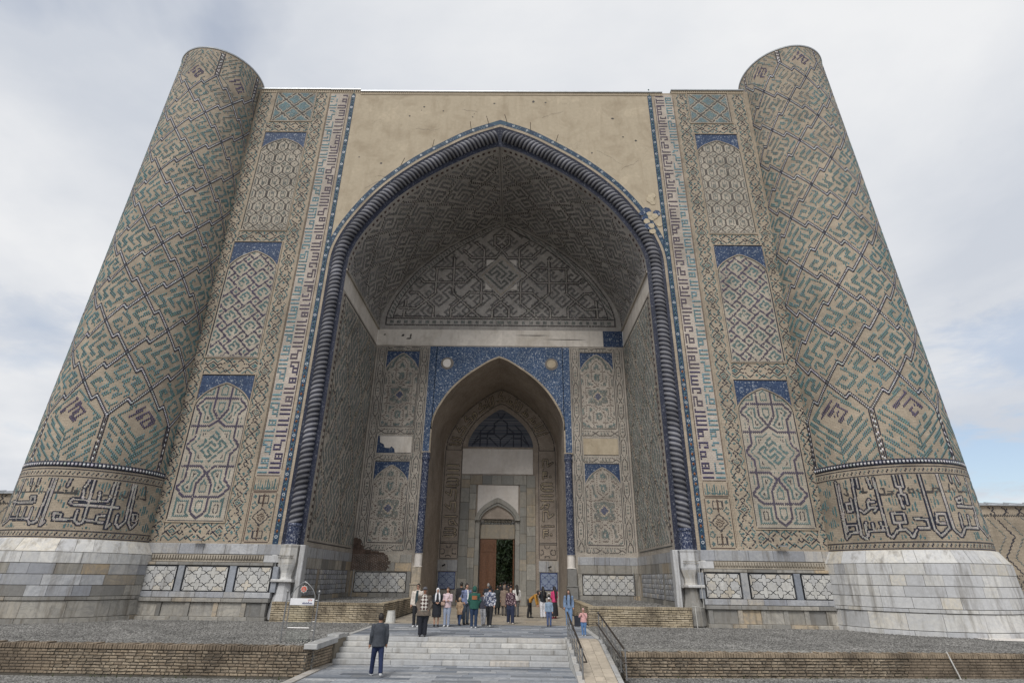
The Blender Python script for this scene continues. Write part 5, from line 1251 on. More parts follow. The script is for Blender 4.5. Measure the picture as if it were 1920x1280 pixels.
stones('gravel_stones', 5000, lambda n: U(-10.1, -5.4, n), lambda n: U(-.4, 9.8, n), .78, .025, .05); stones('gravel_stones', 5000, lambda n: U(5.4, 10.1, n), lambda n: U(-.4, 9.8, n), .78, .025, .05)
stones('gravel_stones', 9000, lambda n: U(-20, -5.3, n), lambda n: U(-14, -11.15, n), -.96, .02, .04); stones('gravel_stones', 9000, lambda n: U(5.05, 20, n), lambda n: U(-13, -11.0, n), -.77, .02, .04)
# ================================================================== brick walls
BR = {}
def brick_colors(key, cols):
    m, nt, N, L, b = newmat('brick_'+key); oi = N.new('ShaderNodeObjectInfo'); tc = N.new('ShaderNodeTexCoord'); gm = N.new('ShaderNodeNewGeometry')
    r = ramp(N, L, oi.outputs['Random'], [(i/(len(cols)-1), c) for i, c in enumerate(cols)])
    n1 = nz(N, L, gm.outputs['Position'], .8, 7, .7); n2 = nz(N, L, gm.outputs['Position'], 14, 4, .6)
    o = mixc(N, L, 1., r.outputs[0], ramp(N, L, n2.outputs['Fac'], [(.3, .75), (.7, 1.18)]).outputs[0], 'MULTIPLY')
    o = mixc(N, L, ramp(N, L, n1.outputs['Fac'], [(.43, 0.), (.62, .8)]).outputs[0], o, (.085, .066, .048))
    L.new(o, b.inputs['Base Color']); b.inputs['Roughness'].default_value = .95; bump(N, L, b, n2.outputs['Fac'], .5, .02); return m
M['b_old'] = brick_colors('old', [(.235, .185, .135), (.33, .26, .185), (.38, .31, .225), (.28, .23, .175), (.42, .345, .255)])
M['b_new'] = brick_colors('new', [(.41, .34, .235), (.48, .40, .28), (.44, .37, .265), (.53, .45, .33)])
def brick_wall(label, p0, p1, z0, z1, course, ln, mat, thick, npart, cap, seed, rough=.012, parent=None, holder=None, cat='wall', group=None):
    g = random.Random(seed); p0, p1 = Vector((p0[0], p0[1], 0)), Vector((p1[0], p1[1], 0)); d = (p1-p0); Lw = d.length; d.normalize(); ang = math.atan2(d.y, d.x)
    root = holder or thing('low_brick_wall', label, cat, (p0.x, p0.y, z0), ang, group)
    loc = lambda o: setattr(o, 'parent', root)
    # local frame: x along wall, y into the wall (away from the face at y = 0)
    Mloc = Matrix.Translation((p0.x, p0.y, z0)) @ Matrix.Rotation(ang, 4, 'Z')
    rel = (root.matrix_basis.inverted() @ Mloc)
    def place(o, x=0, y=0, z=0): o.parent = root; o.matrix_basis = rel @ Matrix.Translation((x, y, z))
    H = z1-z0
    b = MB(); b.box(0, Lw, .03, thick, -.1, H-.03); place(b.build('wall_core', M['mortar_dark'], None))
    nc = int((H-cap)/course); items = []
    for j in range(nc):
        x = -(j % 2)*ln/2+g.uniform(-.03, .03)
        while x < Lw:
            l = ln*g.choice((1, 1, 1, .5, .75)) if mat == M['b_old'] else ln
            a, c = max(x, 0), min(x+l, Lw)
            if c-a > .06: items.append((a, c, j))
            x += l
    cm = Vector(CAM); key = lambda it: ((Mloc @ Vector(((it[0]+it[1])/2, 0, it[2]*course)))-cm).length
    items.sort(key=key); var = {}
    st_ = MB()
    for n, (a, c, j) in enumerate(items):
        w, h = c-a-.02, course-.02; q = g.uniform(0, rough); zb = j*course+(H-cap-nc*course)
        if n < npart:
            k = (round(w, 2), g.randrange(3))
            if k not in var:
                m = MB(); hh = h*g.uniform(.9, 1); m.bbox(0, w, 0, .1, 0, hh, .012 if mat == M['b_old'] else .007); me = m.mesh('brick', mat)
                for v in me.vertices:
                    v.co.x += g.uniform(-.01, .01); v.co.z += g.uniform(-.009, .009)
                var[k] = me
            o = bpy.data.objects.new('brick', var[k]); COL.objects.link(o); place(o, a+.007, -.01+q, zb)
        else: st_.bbox(a+.007, c-.007, -.01+q, .1, zb, zb+h, .01)
    if st_.f: o = st_.build('brick_rest', mat, None, kind='stuff'); place(o)
    cp = MB(); x = 0
    while x < Lw-.05:
        w = .088*g.uniform(.85, 1.15); q = g.uniform(-.01, .02); dz = g.uniform(-.03, .015) if mat == M['b_old'] else g.uniform(-.006, .004)
        cp.bbox(x+.006, x+w-.006, -.03+q, thick, H-cap+.006, H+dz, .01); x += w
    place(cp.build('soldier_course', mat, None, kind='stuff'))
    return root
WL = brick_wall('long weathered low brick wall along the left gravel bed, ending at the white coping of the steps', (-17.5, -10.95), (-5.3, -10.95), -.96, -.02, .088, .27, M['b_old'], .4, 300, .16, 3, .022)
brick_wall(None, (-5.3, -10.95), (-5.06, -9.0), -.96, -.05, .088, .27, M['b_old'], .3, 40, .02, 4, .02, holder=WL)
brick_wall(None, (-40, -10.95), (-17.52, -10.95), -.96, -.02, .088, .27, M['b_old'], .4, 0, .16, 31, .022, holder=WL)
WR = brick_wall('long weathered low brick wall along the right gravel bed, starting at the ramp railing', (4.98, -10.95), (19.5, -9.75), -.86, -.05, .086, .27, M['b_old'], .4, 300, .15, 5, .022)
brick_wall(None, (19.52, -9.75), (40, -8.0), -.86, -.05, .086, .27, M['b_old'], .4, 0, .15, 6, .022, holder=WR)
IL = brick_wall('pale yellow brick retaining wall at the left of the iwan floor, behind the glass sign stand', (-10.85, -.86), (-5.15, -.86), -.06, .86, .098, .40, M['b_new'], .35, 230, .13, 7, .005)
brick_wall(None, (-5.15, -.86), (-5.15, 9.9), -.06, .86, .098, .40, M['b_new'], .35, 60, .06, 8, .005, holder=IL)
IR = brick_wall('pale yellow brick retaining wall at the right of the iwan floor, behind the ramp', (5.15, -.86), (10.35, -.86), -.06, .86, .098, .40, M['b_new'], .35, 230, .13, 9, .005)
brick_wall(None, (5.15, 9.9), (5.15, -.86), -.06, .86, .098, .40, M['b_new'], .35, 60, .06, 10, .005, holder=IR)
# coping stones on the cheek of the steps
cp = thing('step_coping', 'pale stone coping stepping down beside the left end of the stairs', 'coping', (-5.2, -9, 0))
for y0, y1, z0, z1 in ((-11.05, -9.9, -.1, .06), (-9.89, -8.75, -.1, .06), (-8.74, -7.95, .0, .14), (-7.94, -7.35, -.02, .1)):
    m = MB(); m.bbox(-5.42, -4.98, y0, y1, z0, z1, .02); o = m.build('coping_stone', M['step'], cp); o.matrix_parent_inverse = cp.matrix_basis.inverted()
m = MB(); m.box(-5.3, -5.0, -9.0, -7.4, -.95, .0); o = m.build('cheek_core', M['mortar'], cp); o.matrix_parent_inverse = cp.matrix_basis.inverted()
b = MB()
for k in range(5): b.box(-5.2, -5.0, -7.3+k*1.2, -6.12+k*1.2, -.1, .012)
for k in range(5): b.box(4.62, 4.82, -7.3+k*1.2, -6.12+k*1.2, -.1, .012)
o = b.build('platform_kerb', M['step'], None); o['kind'] = 'structure'
b = MB(); b.face([(21.5, -5.2, -.03), (40, -9.2, -.03), (40, -3.0, -.03), (21.6, -4.2, -.03)]); o = b.build('white_pavement', M['white_paint'], None); o['kind'] = 'structure'
# side wings of the enclosure wall, right and left of the towers
def wing(s, label):
    w = thing('enclosure_wall', label, 'wall', (s*33, 4, -1)); x0, x1 = sorted((s*24.5, s*75)); zt = 6.6
    def P(o): o.matrix_parent_inverse = w.matrix_basis.inverted()
    b = MB(); b.box(x0, x1, 4.0, 5.2, -1, zt); P(b.build('wall_body', M['brick'], w))
    b = MB(); b.hexa([(x0, 3.8, zt), (x1, 3.8, zt), (x1, 5.6, zt), (x0, 5.6, zt), (x0, 3.8, zt+.06), (x1, 3.8, zt+.06), (x1, 5.6, zt+.38), (x0, 5.6, zt+.38)]); P(b.build('metal_roof', M['metal_roof'], w))
    b = MB()
    for i in range(40): x = x0+i*1.25; b.hexa([(x, 3.79, zt+.06), (x+.05, 3.79, zt+.06), (x+.05, 5.6, zt+.38), (x, 5.6, zt+.38), (x, 3.79, zt+.1), (x+.05, 3.79, zt+.1), (x+.05, 5.6, zt+.43), (x, 5.6, zt+.43)])
    P(b.build('roof_seams', M['metal_roof'], w, kind='stuff'))
    T2 = Tiles(); xa, xb = (25.5, 40)
    def f(u, v):
        o = np.zeros(u.shape, int); t = np.mod(v, 2.4); z = np.where(t < 1.2, t, 2.4-t)*.75; a = np.mod(u+z, 2.2)
        o[np.abs(a-1.1) < .055] = NAVY; o[(np.abs(a-.55) < .05) | (np.abs(a-1.65) < .05)] = MUTE
        hi = v > 6.02; o[hi] = 0; y = np.mod(u, .85)-.42; o[hi & (np.abs(np.abs(y)-np.abs(v-6.3)*.8) < .05) & (v < 6.55)] = NAVY
        o[(np.abs(v-6.02) < .035) | (np.abs(v-6.57) < .03) | (np.abs(v-2.6) < .04) | (np.abs(v-1.9) < .04)] = DGREY; o[(v > 1.95) & (v < 2.55) & (np.abs(np.abs(np.mod(u, 1.)-.5)-np.abs(v-2.25)) < .06)] = DGREY; return o
    T2.cells(xa, xb, 1.85, 6.58, .07, .1, f); o = T2.build('glazed_tiles', fac(s, 4.0), w); P(o)
    b = MB(); b.box(x0, x1, 3.7, 4.0, -1, 1.8); P(b.build('stone_plinth', M['marble_old'], w))
wing(1, 'brick enclosure wall with zigzag tile lines running off behind the right tower'); wing(-1, 'brick enclosure wall with metal roof edge, just visible left of the left tower')
# ================================================================== courtyard seen through the door
sheet('courtyard', -30, 30, 20.5, 90, -.02, M['slab_tan'])
def tree(x, y, h, r, label):
    t = thing('leafy_tree', label, 'tree', (x, y, 0)); b = MB(); b.tube([(0, 0, -.1), (.1, 0, h*.25), (.05, .1, h*.5), (0, 0, h*.85)], [.22, .17, .12, .03], 8)
    for k in range(9):
        a = k*2.4; z = h*(.22+.07*k); b.tube([(.05, 0, z), (.05+math.cos(a)*r*.5, math.sin(a)*r*.5, z+r*.25), (math.cos(a)*r*.9, math.sin(a)*r*.9, z+r*.4)], [.07, .04, .012], 5)
    b.build('trunk', M['bark'], t)
    n = 11000; cl = np.array([(math.cos(k*2.4)*r*.62*U(.3, 1.1), math.sin(k*2.4)*r*.62*U(.3, 1.1), h*(.2+.78*k/26)) for k in range(27)])
    c = cl[nr.integers(0, 27, n)]+nr.normal(0, r*.2, (n, 3)); a = nr.normal(size=(n, 3)); a /= np.linalg.norm(a, axis=1)[:, None]; b_ = np.cross(a, nr.normal(size=(n, 3))); b_ /= np.linalg.norm(b_, axis=1)[:, None]
    P = np.stack([c-a*.22, c+b_*.11, c+a*.22, c-b_*.11], 1).reshape(-1, 3); qmesh('crown', P, np.arange(4*n).reshape(n, 4), M['leaf'], t)
tree(1.6, 34, 11, 3.2, 'dense green tree in the courtyard, seen through the open doorway'); tree(-4.5, 44, 12, 4, 'green courtyard tree hidden mostly behind the closed door leaf'); tree(.6, 41, 14, 4.5, 'taller dark tree behind the first courtyard tree, filling the top of the doorway'); tree(4.4, 47, 13, 4.5, 'broad courtyard tree behind the right edge of the open doorway')
hg = thing('clipped_hedge', 'dark green hedge across the courtyard behind the trees', 'hedge', (1, 55, 0)); n = 16000; c = np.stack([U(-9, 10, n), U(-1.2, 1.2, n), U(0, 7.5, n)], -1); a = nr.normal(size=(n, 3)); a /= np.linalg.norm(a, axis=1)[:, None]; b_ = np.cross(a, nr.normal(size=(n, 3))); b_ /= np.linalg.norm(b_, axis=1)[:, None]
qmesh('leaves', np.stack([c-a*.28, c+b_*.16, c+a*.28, c-b_*.16], 1).reshape(-1, 3), np.arange(4*n).reshape(n, 4), M['leaf'], hg)
b = MB()
for k in range(18): b.tube([(-9+k*1.1, 0, 0), (-9+k*1.1, .2, 6)], [.1, .03], 5)
b.build('stems', M['bark'], hg, kind='stuff')
# ================================================================== small things
def P_(o, t): o.matrix_parent_inverse = t.matrix_basis.inverted()
def railing(x0, x1, label, side):
    t = thing('steel_railing', label, 'railing', (x0, -8.1, 0)); A, B = Vector((x0, -7.75, .92)), Vector((x1, -11.85, .10)); n = 7
    b = MB(); b.tube([A, B], .032, 8); P_(b.build('handrail', M['steel_dark'], t), t)
    lo = MB(); lo.tube([A+Vector((side*.1, -.1, -.34)), B+Vector((side*.1, -.25, -.30)), B+Vector((0, -.25, -.30))], .025, 8); P_(lo.build('handrail', M['steel_dark'], t), t)
    for i in range(n):
        p = A.lerp(B, i/(n-1)); z0 = float(rz_(p.y)); m = MB(); m.tube([(p.x, p.y, z0), (p.x, p.y, p.z)], .026 if i in (0, n-1) else .02, 8); m.lathe([(.05, z0), (.05, z0+.02), (.025, z0+.03)], 8, p.x, p.y); P_(m.build('post', M['steel'], t), t)
    for dz in (.3, .5, .66):
        m = MB(); m.tube([A-Vector((0, 0, dz)), B-Vector((0, 0, dz))], .011, 6); P_(m.build('rail', M['steel'], t), t)
    for p in (A, B): 
        m = MB(); m.lathe([(.005, p.z-.04), (.034, p.z-.03), (.036, p.z+.03), (.005, p.z+.05)], 8, p.x, p.y); P_(m.build('end_cap', M['steel'], t), t)
railing(3.5, 3.58, 'steel railing with dark handrails between the steps and the ramp', 1); railing(4.7, 4.92, 'steel railing with dark handrails on the gravel side of the ramp', -1)
# information stand
def sign():
    x0, y = -6.68, -9.75; t = thing('sign_stand', 'steel and glass information stand with pointed arch top on the left gravel', 'sign stand', (-6.15, y, -.05))
    for x in (-6.72, -5.58):
        m = MB(); m.tube([(x, y, -.1), (x, y, 1.52)], .028, 8); P_(m.build('post', M['steel'], t), t); m = MB(); m.lathe([(.005, 1.52), (.03, 1.53), (.045, 1.58), (.03, 1.63), (.005, 1.64)], 10, x, y); P_(m.build('finial', M['steel'], t, True), t)
        for z in (.35, .62, 1.3):
            m = MB(); e = .05 if x < -6 else -.05; m.tube([(x, y, z), (x+e*2, y-.02, z)], .016, 6); P_(m.build('bracket', M['steel'], t), t)
    c = -6.15; A = arch_pts(.44, 1.35, 1.9, c); m = MB(); m.tube([(x, y, z) for x, z in [(c, .42), (c-.38, .42), (c-.44, .5)]+A+[(c+.44, .5), (c+.38, .42), (c, .42)]], .017, 6); P_(m.build('frame', M['steel'], t), t)
    m = MB(); m.box(c-.40, c+.40, y-.004, y+.004, .48, 1.12); P_(m.build('glass_pane', M['glass'], t), t); m = MB(); m.box(c-.42, c+.42, y-.004, y+.004, -.0, .36); P_(m.build('glass_pane', M['glass'], t), t)
    m = MB(); m.bbox(c-.43, c+.43, y-.02, y+.01, 1.14, 1.36, .004); bd = m.build('sign_board', M['sign_white'], t); P_(bd, t)
    m = MB()
    m.cur = 0
    # script line and little arch emblem
    for i, (x, h) in enumerate(((.02, .04), (.06, .06), (.1, .035), (.14, .05), (.18, .04), (.22, .07), (.26, .035), (.3, .04), (.34, .035))): m.box(c+x, c+x+.022, y-.026, y-.02, 1.185, 1.185+h); m.box(c+x, c+x+.05, y-.026, y-.02, 1.18, 1.192)
    m.build('script_print', M['sign_blue'], bd)
    m = MB(); m.tube([(c+.24, y-.024, 1.27), (c+.25, y-.024, 1.31), (c+.28, y-.024, 1.33), (c+.31, y-.024, 1.31), (c+.32, y-.024, 1.27)], .009, 5); m.box(c+.33, c+.35, y-.026, y-.02, 1.30, 1.33); m.box(c+.21, c+.225, y-.026, y-.02, 1.30, 1.33); m.build('emblem_print', M['sign_red'], bd)
    m = MB(); m.prism([(c+(.13 if k % 2 == 0 else .105)*math.cos(k*math.pi/8), 1.66+(.13 if k % 2 == 0 else .1)*math.sin(k*math.pi/8)) for k in range(16)], y-.02, y+.0); em = m.build('star_emblem', M['concrete'], t); P_(em, t)
    m = MB(); m.prism([(c+(.1 if k % 2 == 0 else .085)*math.cos(k*math.pi/8), 1.66+(.1 if k % 2 == 0 else .08)*math.sin(k*math.pi/8)) for k in range(16)], y-.026, y-.02); m.build('red_disc', M['sign_red'], em)
    m = MB(); 
    for x in (-.03, 0, .03): m.tube([(c+x, y-.03, 1.61), (c+x, y-.03, 1.69+.02*(x == 0))], .007, 5)
    m.tube([(c-.05, y-.03, 1.61), (c+.05, y-.03, 1.61)], .008, 5); m.build('emblem_print', M['concrete'], em)
sign()
t = thing('litter_bin', 'tapering white concrete litter bin at the corner of the left brick wall', 'bin', (-4.72, -1.0, 0))
m = MB(); m.lathe([(.25, .0), (.25, .06), (.19, .5), (.2, .54), (.16, .54), (.15, .3)], 12, -4.72, -1.0); P_(m.build('bin_body', M['concrete'], t), t); m = MB(); m.lathe([(.15, .3), (.005, .31)], 12, -4.72, -1.0); P_(m.build('bin_liner', M['black'], t), t)
def flood(x, z, label):
    t = thing('floodlight', label, 'floodlight', (x, -.3, z)); m = MB(); m.hexa([(x-.28, -.45, z+.02), (x+.28, -.45, z+.02), (x+.28, -.25, z+.03), (x-.28, -.25, z+.03), (x-.25, -.44, z+.08), (x+.25, -.44, z+.08), (x+.25, -.25, z+.1), (x-.25, -.25, z+.1)]); P_(m.build('lamp_housing', M['black'], t), t)
    m = MB(); m.tube([(x, -.0, z+.02), (x, -.3, z+.05)], .02, 6); P_(m.build('bracket', M['steel_dark'], t), t); m = MB(); m.box(x-.24, x+.24, -.465, -.45, z+.03, z+.07); P_(m.build('lamp_glass', M['metal_roof'], t), t)
flood(-15.6, 3.72, 'flat black floodlight on the left pier, above the marble course'); flood(15.65, 3.8, 'flat black floodlight on the right pier, above the marble course')
def camr(x, z, label):
    t = thing('security_camera', label, 'camera', (x, D2-.2, z)); m = MB(); m.tube([(x, D2-.1, z), (x, D2-.25, z+.02)], .025, 6); P_(m.build('bracket', M['steel'], t), t); m = MB(); m.tube([(x-.1, D2-.25, z+.0), (x+.14, D2-.4, z+.1)], .06, 8); P_(m.build('camera_body', M['black'], t), t)
camr(-4.55, 2.95, 'small dark security camera on the marble left of the door'); camr(4.3, 2.9, 'small dark security camera on the marble right of the door')
def pole(x, y, label):
    t = thing('metal_pole', label, 'pole', (x, y, .78)); m = MB(); m.tube([(x, y, .75), (x, y, 2.5)], .03, 8); P_(m.build('pole_shaft', M['steel'], t), t); m = MB(); m.lathe([(.09, .77), (.09, .8), (.04, .83)], 8, x, y); P_(m.build('pole_foot', M['steel'], t), t)
pole(-9.55, 8.8, 'thin grey pole standing in the left inner corner of the iwan'); pole(9.6, 9.4, 'thin grey pole standing in the right inner corner of the iwan')
t = thing('cable_conduit', 'thin pale conduit running down the stone beside the right carved pedestal', 'conduit', (11.1, -.6, 0)); m = MB(); m.tube([(11.05, -.55, 2.8), (11.05, -.6, .86), (10.35, -.92, .93)], .018, 6); m.tube([(10.5, -.93, .92), (10.52, -.94, -.05)], .018, 6); P_(m.build('conduit_pipe', M['concrete'], t), t)
m = MB(); m.tube([(16.15, -10.03, .02), (16.3, -10.2, -.86)], .022, 6); o = m.build('white_rod', M['concrete'], None); tag(o, 'thin white rod leaning against the right low brick wall', 'rod')
# weeds and a few larger stones along the foot of the walls
b = MB()
for k in range(60):
    s = rnd.choice((-1, 1)); x = s*rnd.uniform(5.6, 17); y = -11.05+rnd.uniform(-.12, .02) if s < 0 else -11.0+(x-5)*.083+rnd.uniform(-.12, .02); z = -.96 if s < 0 else -.78
    for q in range(rnd.randint(4, 9)):
        a = rnd.uniform(0, 6.28); l = rnd.uniform(.04, .13); w = .008; dx, dy = math.cos(a), math.sin(a)
        b.face([(x-dy*w, y+dx*w, z), (x+dy*w, y-dx*w, z), (x+dx*l*.6, y+dy*l*.6, z+l)])
o = b.build('weeds', simple('weed_green', (.07, .085, .03), .8), None); o['kind'] = 'stuff'
# ================================================================== people
CL = {}
def cloth(c, rough=.9, var=.16):
    k = tuple(c)+(rough,)
    if k not in CL: CL[k] = simple('cloth_%d' % len(CL), c, rough, 0, var, 14)
    return CL[k]
SKIN = [simple('skin_light', (.46, .27, .19), .6, 0, .05), simple('skin_tan', (.32, .17, .105), .6, 0, .05)]
HAIR = [simple('hair_black', (.016, .012, .010), .6), simple('hair_brown', (.055, .03, .018), .6), simple('hair_grey', (.25, .24, .23), .7)]
EYE = simple('eye_dark', (.02, .015, .012), .3); LIP = simple('lip', (.32, .10, .09), .5, 0, .03)
class Body:
    def __init__(s): s.m = MB()
    def loft(s, rings, n=12):
        """rings: (centre, rx, ry) with rx across, ry front to back, horizontal slices"""
        R_ = [[(c[0]+rx*math.cos(2*math.pi*k/n), c[1]+ry*math.sin(2*math.pi*k/n), c[2]) for k in range(n)] for c, rx, ry in rings]
        for i in range(len(R_)-1):
            for k in range(n): j = (k+1) % n; s.m.face([R_[i][k], R_[i][j], R_[i+1][j], R_[i+1][k]])
        s.m.face(R_[0][::-1]); s.m.face(R_[-1])
    def ell(s, c, rx, ry, rz, n=12, m=8):
        s.loft([((c[0], c[1], c[2]+rz*math.sin(a)), max(rx*math.cos(a), .002), max(ry*math.cos(a), .002)) for a in np.linspace(-1.55, 1.55, m)], n)
    def limb(s, pts, r): s.m.tube(pts, r, 10)
def remesh(mb, vox, mat, name, parent, smooth_it=3):
    me = mb.mesh(name+'_raw', mat); weld(me); o = bpy.data.objects.new(name+'_raw', me); COL.objects.link(o)
    md = o.modifiers.new('r', 'REMESH'); md.mode = 'VOXEL'; md.voxel_size = vox; md.use_smooth_shade = True
    ms = o.modifiers.new('s', 'SMOOTH'); ms.iterations = smooth_it; ms.factor = .5
    dg = bpy.context.evaluated_depsgraph_get(); ev = o.evaluated_get(dg); nm = bpy.data.meshes.new_from_object(ev); nm.name = name
    if not nm.materials: nm.materials.append(mat)
    bpy.data.objects.remove(o); bpy.data.meshes.remove(me)
    nm.polygons.foreach_set('use_smooth', np.ones(len(nm.polygons), bool))
    return link(bpy.data.objects.new(name, nm), parent)
def addmesh(o, mb, mat):
    """append faces to an existing mesh object (same material slot)"""
    import bmesh
    b = bmesh.new(); b.from_mesh(o.data); t = mb.mesh('t', mat, True); b.from_mesh(t); b.to_mesh(o.data); b.free(); bpy.data.meshes.remove(t); o.data.update()
def person(label, x, y, z, h, yaw, top, bot, shoes=(.03, .03, .03), hair=0, skin=0, kind='trousers', topmat=None, topz=.86, coat=0., hat=None, hood=None, scarf=None, long_hair=0, arms='down', stride=0., lean=0., female=False, bag=None, group=None, fat=1., inner=None, patch=None, knit=None, glasses=False, wide=1., fine=True):
    S = h/1.72; root = thing('person', label, 'person', (x, y, z), yaw, group); root.scale = (S, S, S)
    sw = .185 if female else .205; hw = .095; f = fat
    lz = lambda p: p   # lean: rotate everything above the hip about the hip axis
    def L(p):
        dx, dy, dz = p[0], p[1], p[2]-.92
        if dz <= 0 or not lean: return (p[0], p[1], p[2])
        c, s_ = math.cos(lean), math.sin(lean); return (dx, dy*c-dz*s_, .92+dz*c+dy*s_)
    # legs -----------------------------------------------------------------
    legs = []
    for s in (-1, 1):
        fy = -stride*s*.30; lift = .0 if fy < .05 else min(.05, fy*.2)
        legs.append([(s*hw, 0, .90), (s*hw*1.02, fy*.45-.015, .49), (s*hw*.95, fy, .09+lift)])
    # arms -----------------------------------------------------------------
    AR = {'down': lambda s: [(s*sw, .0, 1.385), (s*(sw+.045), .02, 1.12), (s*(sw+.05), -.04, .88)],
          'swing': lambda s: [(s*sw, .0, 1.385), (s*(sw+.05), .04*s, 1.12), (s*(sw+.05), -.12*s-.03, .90)],
          'pockets': lambda s: [(s*sw, .0, 1.385), (s*(sw+.085), .06, 1.13), (s*(sw-.015), -.06, .94)],
          'front': lambda s: [(s*sw, .0, 1.385), (s*(sw+.05), .0, 1.13), (s*.07, -.20, 1.07)],
          'fold': lambda s: [(s*sw, .0, 1.385), (s*(sw+.05), -.02, 1.13), (-s*.06, -.19, 1.14)],
          'face': lambda s: [(s*sw, .0, 1.385), (s*(sw+.07), -.10, 1.15), (s*.05, -.17, 1.44)] if s > 0 else [(s*sw, .0, 1.385), (s*(sw+.10), -.06, 1.17), (s*.14, -.19, 1.30)],
          'back': lambda s: [(s*sw, .0, 1.385), (s*(sw+.05), .07, 1.13), (s*.05, .16, .98)],
          'reach': lambda s: [(s*sw, .0, 1.385), (s*(sw+.02), -.18, 1.25), (s*(sw-.02), -.40, 1.22)]}
    AR['hang'] = AR['down']
    A = [[L(p) for p in AR[arms](s)] for s in (-1, 1)]
    if arms == 'hang': A = [[a[0], (a[0][0]*1.1, a[0][1]-.06, a[0][2]-.26), (a[0][0], a[0][1]-.12, a[0][2]-.5)] for a in A]
    b = Body()
    tor = [((0, 0, .84), .135, .10), ((0, 0, .92), .165*f, .115), ((0, .0, 1.07), .14*f, .10*f), ((0, -.005, 1.24), .165, .115), ((0, 0, 1.36), .185, .10), ((0, .005, 1.43), .12, .075), ((0, .008, 1.47), .062, .06), ((0, 0, 1.54), .052, .055)]
    for c, rx, ry in tor: pass
    b.loft([(L(c), rx*(.92 if female else 1), ry) for c, rx, ry in tor])
    hc = L((0, -.012, 1.615)); hy = -1
    b.ell(hc, .073, .092, .112); b.ell((hc[0], hc[1]-.018, hc[2]-.045), .058, .068, .07); b.ell((hc[0], hc[1]-.094, hc[2]-.012), .013, .018, .02, 6, 5)
    for s in (-1, 1): b.ell((hc[0]+s*.074, hc[1]+.008, hc[2]-.005), .011, .022, .032, 6, 5)
    for lg in legs: b.limb(lg, [.082, .055, .038])
    for ar in A: b.limb(ar, [.05, .04, .028])
    body = remesh(b.m, .019, SKIN[skin], 'body', root, 2)
    hb = MB()
    for s, ar in zip((-1, 1), A):
        e, w = Vector(ar[1]), Vector(ar[2]); d = (w-e).normalized(); sd = Vector((1, 0, 0)) if abs(d.x) < .6 else Vector((0, 0, 1)); sd = (sd-d*sd.dot(d)).normalized(); nrm = d.cross(sd)
        fwd = Vector((0, -1, 0)); ac = (fwd-d*fwd.dot(d)); ac = ac.normalized() if ac.length > .2 else sd     # knuckle line runs front to back
        ot = d.cross(ac)
        hb.tube([w-d*.02, w+d*.02, w+d*.055, w+d*.085], [.026, .033, .038, .033], 8)
        for k, (o_, ln) in enumerate(((.030, .062), (.010, .072), (-.010, .066), (-.029, .05))):
            p = w+d*.075+ac*o_; hb.tube([p, p+d*ln*.55+ot*(-s*.006), p+d*ln*.95-ot*(s*.02)], [.0095, .0085, .006], 5)
        p = w+d*.03+ac*.034; hb.tube([p, p+d*.03+ac*.018, p+d*.06+ac*.02], [.011, .010, .007], 5)
    addmesh(body, hb, SKIN[skin])
    ft = MB()
    for s in (-1, 1): ft.lathe([(.002, hc[2]+.006), (.011, hc[2]+.012), (.011, hc[2]+.02), (.002, hc[2]+.026)], 6, hc[0]+s*.03, hc[1]-.083)
    ft.build('eyes', EYE, root)
    ft = MB(); ft.box(hc[0]-.024, hc[0]+.024, hc[1]-.094, hc[1]-.075, hc[2]-.062, hc[2]-.05); ft.build('mouth', LIP, root)
    for s in (-1, 1): pass
    if glasses:
        g = MB()
        for s in (-1, 1): g.tube([(hc[0]+s*.032+.024*math.cos(a), hc[1]-.098, hc[2]+.014+.019*math.sin(a)) for a in np.linspace(0, 6.28, 9)], .004, 4); g.tube([(hc[0]+s*.056, hc[1]-.095, hc[2]+.018), (hc[0]+s*.078, hc[1], hc[2]+.012)], .004, 4)
        g.build('glasses', M['black'], root)
    # shoes
    sm = cloth(shoes, .6)
    for (hp, kn, an), s in zip(legs, (-1, 1)):
        g = Body(); g.limb([(an[0], an[1]+.05, an[2]-.045), (an[0]*1.05, an[1]-.06, an[2]-.05), (an[0]*1.15, an[1]-.15, an[2]-.06)], [.042, .042, .03]); g.limb([(an[0], an[1]+.01, an[2]+.02), (an[0], an[1]+.005, an[2]-.05)], [.042, .045])
        remesh(g.m, .014, sm, 'shoe', root, 2)
    # lower garment
    g = Body()
    if kind == 'trousers':
        for lg in legs:
            hp, kn, an = lg; g.limb([(hp[0]*.92, hp[1], hp[2]+.02), (hp[0], hp[1]+(kn[1]-hp[1])*.4, .70), kn, (kn[0]*.3+an[0]*.7, kn[1]*.3+an[1]*.7, kn[2]*.3+an[2]*.7), (an[0], an[1]+.002, an[2]-.03)], [.105*f, .102*f*wide, .078*wide, .070*wide, .072*wide])
        g.loft([((0, 0, .80), .14*f, .115*f), ((0, 0, .90), .178*f, .13*f), ((0, 0, .99), .168*f, .12*f)])
        remesh(g.m, .019, cloth(bot), 'trousers', root, 3)
    else:
        hz = .14 if kind == 'dress' else .42
        g.loft([((0, 0, hz), .25 if kind == 'dress' else .22, .21), ((0, 0, .6), .215, .18), ((0, 0, .92), .18, .135), ((0, 0, 1.06), .15, .115)], 16); remesh(g.m, .02, cloth(bot), 'skirt', root, 2)
    # upper garment
    g = Body(); k = .03
    zt = [(topz, .19*f+k*.6, .135*f+k*.5), (1.0, .168*f+k, .115*f+k), (1.12, .158*f+k, .112*f+k), (1.25, .175+k, .12+k), (1.36, .185+k*.7, .105+k*.6), (1.43, .12+k*.5, .08+k*.5), (1.475, .072+k*.4, .068+k*.4)]
    if coat: zt = [(coat, .235*f, .18*f), (.9, .21*f, .16*f)]+zt[1:]
